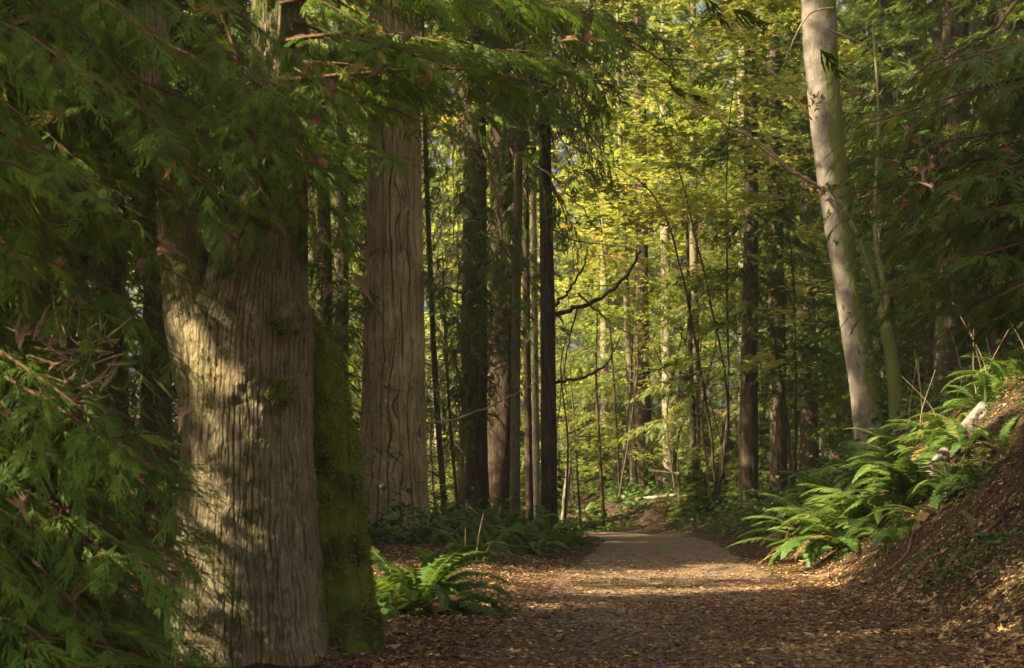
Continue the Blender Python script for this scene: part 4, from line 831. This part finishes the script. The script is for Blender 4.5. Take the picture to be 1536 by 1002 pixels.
for n, y0, y1, sd_ in ((70000, 7.5, 13, 1), (70000, 12, 21, 2), (30000, 20, 44, 3)):
    x, Y, z, fr, g2 = litter(n, y0, y1, .06, sd_, .42); m_ = len(x); on = np.abs(path_sd(x, Y)[0]) < 1.6; big = (g2.random(m_) < .02) & ~on; sz = g2.uniform(.018, .06, m_) * np.where(on, .95, .95) * np.where(g2.random(m_) < .4, .55, 1)
    rn = np.clip(g2.beta(1.1, 1.1, m_), 0, 1); loc = np.stack((x, Y, z), 1)
    b.inst(LIT_LEAF, fr[~big], loc[~big], np.stack((sz, sz * g2.uniform(.35, 1.1, m_), sz), 1)[~big], rn[~big])
    pk = g2.integers(0, 4, m_)
    for q_ in range(4): k = big & (pk == q_); b.inst(FLATL[q_], fr[k], loc[k] + (0, 0, .008), g2.uniform(.05, .09, k.sum()), rn[k])
b.obj('fallen_leaves', M['litter'], kind='stuff')
# low green plants and exposed roots on the right bank
g = np.random.default_rng(133); n = 26000; Y = g.uniform(9, 26, n); px_ = g.uniform(1080, 1640, n); x = (px_ - 768) * Y / F; sd, s = path_sd(x, Y)
k = (sd > half_w(s) + .35) & (fbm(np.stack((x * 1.6, Y * 1.6, x * 0), 1), 3, 26) > .16 - .05 * (sd - 2)); x, Y = x[k], Y[k]; n = len(x); z = ground_z(x, Y) + np.abs(g.normal(0, .07, n)) + .015
a = g.uniform(0, 6.28, n); b = MB(); b.inst(OV, frames(np.stack((np.cos(a), np.sin(a), g.normal(-.1, .35, n)), 1), roll=g.normal(0, .5, n)), np.stack((x, Y, z), 1), g.uniform(.03, .085, n), g.random(n)); b.obj('ground_ivy', M['salal'], kind='stuff')
for k, pts_ in enumerate([[(1215, 16.6), (1262, 16.4), (1300, 16.9), (1352, 16.6)], [(1300, 14.2), (1352, 14.6), (1378, 15.2), (1440, 15.4)], [(1395, 12.2), (1430, 12.6), (1490, 12.5), (1545, 13.0)], [(1440, 14), (1470, 13.5), (1482, 13.1), (1530, 12.9)], [(1330, 12.8), (1385, 13.3), (1420, 13.2), (1470, 13.9)]]):
    p_ = spline([onb(*q_, .0) for q_ in pts_], 30); p_[:, 2] = ground_z(p_[:, 0], p_[:, 1]) + .012 + .012 * np.sin(np.linspace(0, 9, 30) + k)
    b = MB(); b.tube(p_ - p_[0], np.linspace(.035, .008, 30) * (1 + .2 * np.sin(np.arange(30) * 1.7)), 8, .2)
    b.obj('exposed_root', M['twig'], label='crooked exposed root snaking through the leaf litter of the right bank', cat='root', group='roots in the right bank', loc=tuple(p_[0]))
# fallen needles and twigs
b = MB(); x, Y, z, fr, g2 = litter(9000, 7.5, 30, .06, 9, .35); m_ = len(x); L_ = g2.uniform(.05, .28, m_)
STK = (np.array(((0, -.5, 0), (0, .5, 0), (0, 0, .8), (1, -.4, 0), (1, .4, 0), (1, 0, .6)), float), [np.array([[0, 1, 4, 3], [1, 2, 5, 4], [2, 0, 3, 5]])])
b.inst(STK, fr, np.stack((x, Y, z), 1), np.stack((L_, np.full(m_, .006), np.full(m_, .006)), 1), g2.random(m_) * .3); b.obj('twig_litter', M['twig'], kind='stuff')

# ------------------------------------------------------------------ small single things (continued)
def log(name, label, a, e, r, mat='rock', cat='log', k=36, bump=.12, seed=0):
    a, e = np.asarray(a, float), np.asarray(e, float); t = np.linspace(0, 1, 60); pts = a + (e - a) * t[:, None]
    b = trunk_mesh([a, .5 * (a + e) + (0, 0, r * .1), e], np.array([r, r * .95, r * .8]), None, k, 120, r * .12, 9, 6, seed=seed, base=a, lump=bump)
    return b.obj(name, M[mat], None, label=label, cat=cat, loc=tuple(a))
log('fallen_log', 'grey weathered log lying up the right bank among ferns', onb(1385, 17.6, .03), onb(1478, 18.2, .05), .13, seed=71)
log('fallen_log', 'thin pale log propped across between the trunks past the bend', P(975, 706, 43.5), P(1092, 718, 42.5), .045, 'barkpale', seed=73)
log('fallen_log', 'crooked bare log resting on the leafy mound at the path end', onb(955, 39.5, .25), onb(1030, 38.5, .28), .05, 'barkpale', seed=74)
log('dead_snag', 'short pale broken snag leaning left of the path end', onb(843, 37, -.1), P(853, 700, 37), .08, 'barkpale', 'snag', seed=75)
mx = P(995, 0, 38.5)[0]
n_, m_ = 30, 60; th = np.linspace(0, 1, n_)[:, None]; ph = np.linspace(0, 2 * np.pi, m_, endpoint=False)[None]
xx = (mx + .75 * th * np.cos(ph)).ravel(); yy = (38.6 + .9 * th * np.sin(ph)).ravel(); hz = .28 * (1 - th.repeat(m_, 1).ravel() ** 2)
zz = ground_z(xx, yy) - .05 + hz + .10 * fbm(np.stack((xx * 3, yy * 3, xx * 0), 1), 3, 3) * (hz > .02)
i = np.arange(n_ - 1)[:, None] * m_; j = np.arange(m_)[None]; j2 = (j + 1) % m_
b = MB(); b.add(np.stack((xx - mx, yy - 38.6, zz), 1), np.stack((i + j, i + m_ + j, i + m_ + j2, i + j2), 2).reshape(-1, 4)); b.obj('brush_mound', M['ground'], label='low brown mound of leaves and sticks closing the path end', cat='mound', loc=(mx, 38.6, 0))
def stalk(label, pts, r, mat='dry', name='dry_stalk', cat='stalk', group=None):
    base = np.asarray(pts[0]); b = MB(); b.tube(spline(pts, 14) - base, np.linspace(r, r * .35, 14), 5, .2); return b.obj(name, M[mat], label=label, cat=cat, group=group, loc=tuple(base))
stalk('tall dry stalk at the left verge, straightest of the three', [onb(714, 14), P(716, 820, 14), P(725, 770, 14)], .009)
stalk('slanting dry stalk between two others on the left verge', [onb(722, 13.6), P(724, 845, 13.6), P(734, 818, 13.6)], .009)
stalk('thin dry stalk standing left of the other dry stalks', [onb(697, 13.8), P(698, 830, 13.8), P(698, 790, 13.8)], .006)
g = np.random.default_rng(141)
for k in range(12):
    px_ = g.uniform(1370, 1530); Y = g.uniform(19, 23); a = onb(px_, Y)
    stalk('thin dry stem standing on the upper right bank', [a, a + (g.normal(0, .08), 0, .5), a + (g.normal(0, .25), 0, g.uniform(.8, 1.5))], .008, group='dry stems up the right bank')
stalk('dark hooked twig sticking out of the leaf litter by the right edge', [onb(1506, 12.5), P(1504, 765, 12.5), P(1515, 740, 12.5), P(1536, 722, 12.5)], .02, 'barkblack', 'hooked_twig', 'twig')
a_ = onb(806, 11.3, .03); e_ = onb(822, 11.0, .03)
log('bark_chip', 'dark chip of bark lying in the middle of the near path', a_, e_ + (0, 0, .02), .022, 'barkblack', 'bark chip', 12, seed=76)
# dead reddish conifer branch below the right trees
db = P(1240, 590, 28)
dbr = thing('dead_branch', 'reddish dead conifer branch hanging under the dark trees left of the alder', 'branch', db)
b = MB(); b.tube(spline([(0, 0, 0), (-.6, -.2, -.05), (-1.3, -.3, .0)], 16), np.linspace(.02, .005, 16), 5, .2)
for k in range(46):
    t_ = g.uniform(.1, 1); p = np.array((-1.3 * t_, -.3 * t_, -.03)); d = np.array((-g.uniform(.2, .6), g.normal(0, .25), g.normal(.02, .16)))
    b.tube(np.array((p, p + d * .5, p + d + (0, 0, -.04))), (.006, .004, .002), 3, .2)
b.obj('stem', M['barkred'], dbr)
# bleached dead twigs caught in the left cedar
dt = P(100, 545, 6.7); tw = thing('dead_twigs', 'tangle of pinkish bare dead twigs caught in the left cedar boughs', 'twigs', dt)
b = MB()
for k in range(80):
    p = np.array((g.uniform(-.16, .22), g.uniform(-.1, .1), g.uniform(-.2, .2))); d = np.array((g.normal(.05, .07), g.normal(0, .04), g.normal(.05, .05)))
    b.tube(np.array((p, p + d * .5 + g.normal(0, .01, 3), p + d)), (.0045, .0035, .002), 4, .1)
b.obj('twig_tangle', M['dry'], tw)
# dead leaves caught in boughs
def dead_leaf(px_, py_, Y, size, label, group=None, k=0):
    g_ = np.random.default_rng(int(px_ * 7 + py_)); b = MB()
    b.inst(CURL[k % 4], frames(np.array([(g_.normal(0, .6), g_.normal(0, .5), -.7)]), roll=g_.uniform(-1.5, 1.5, 1)), np.zeros((1, 3)), np.array([size]), np.array([g_.uniform(.4, 1)]))
    b.tube(np.array(((0, 0, 0), (.01, 0, size * .3), (.02, 0, size * .6))), .003, 4, .5)
    b.obj('dead_leaf', M['dead'], label=label, cat='leaf', group=group, loc=tuple(P(px_, py_, Y)))
dead_leaf(655, 106, 8.2, .17, 'long pale brown folded leaf hanging under the top middle boughs', k=0)
dead_leaf(562, 90, 8.0, .12, 'star shaped brown leaf in front of the top of the fir trunk', k=1)
dead_leaf(548, 414, 8.2, .13, 'orange brown leaf hanging before the fir trunk at its left edge', k=2)
dead_leaf(240, 362, 6.9, .15, 'curled brown leaf lying on sprays in front of the cedar limb', k=3)
dead_leaf(1298, 306, 14, .15, 'single brown leaf hanging right of the pale alder', k=1)
dead_leaf(38, 750, 6, .08, 'pale brown hanging leaf on a long stalk near the left edge', k=2)
for k, (px_, py_, Y) in enumerate([(690, 128, 8.3), (605, 48, 8.2), (78, 392, 6.8), (555, 375, 8.3), (470, 172, 7.2), (712, 456, 27), (702, 436, 27), (930, 246, 26), (25, 492, 5.5), (240, 752, 6.8), (490, 128, 7.3), (480, 232, 7.4), (200, 395, 7), (105, 440, 6.8), (860, 50, 8.9), (885, 48, 9), (110, 880, 6.3), (8, 605, 6.2), (265, 615, 7), (495, 425, 8.3)]):
    dead_leaf(px_, py_, Y, .085, 'small curled brown leaf caught in the green boughs on the left half', 'brown leaves caught in the left boughs', k)
g = np.random.default_rng(151)
for k in range(26):
    dead_leaf(g.uniform(1340, 1530), g.choice([240, 275, 290, 300, 215]) + g.normal(0, 14), g.uniform(12.8, 14.2), .10, 'small curled brown leaf caught in the right hand cedar sprays', 'brown leaves caught in the right boughs', k)

# ------------------------------------------------------------------ the air between the trees
m = bpy.data.materials.new('pale_air'); m.use_nodes = True; t = m.node_tree; t.nodes.remove(t.nodes['Principled BSDF'])
pv = t.nodes.new('ShaderNodeVolumePrincipled'); pv.inputs['Color'].default_value = (.96, .93, .76, 1); pv.inputs['Density'].default_value = .0005; pv.inputs['Anisotropy'].default_value = .1
t.links.new(pv.outputs[0], t.nodes['Material Output'].inputs['Volume'])
b = MB(); b.add([(x, y, z) for z in (-12, 75) for y in (-48, 190) for x in (-170, 170)], np.array([(0, 2, 3, 1), (4, 5, 7, 6), (0, 1, 5, 4), (2, 6, 7, 3), (0, 4, 6, 2), (1, 3, 7, 5)]))
b.obj('haze', m, smooth=False, kind='stuff')
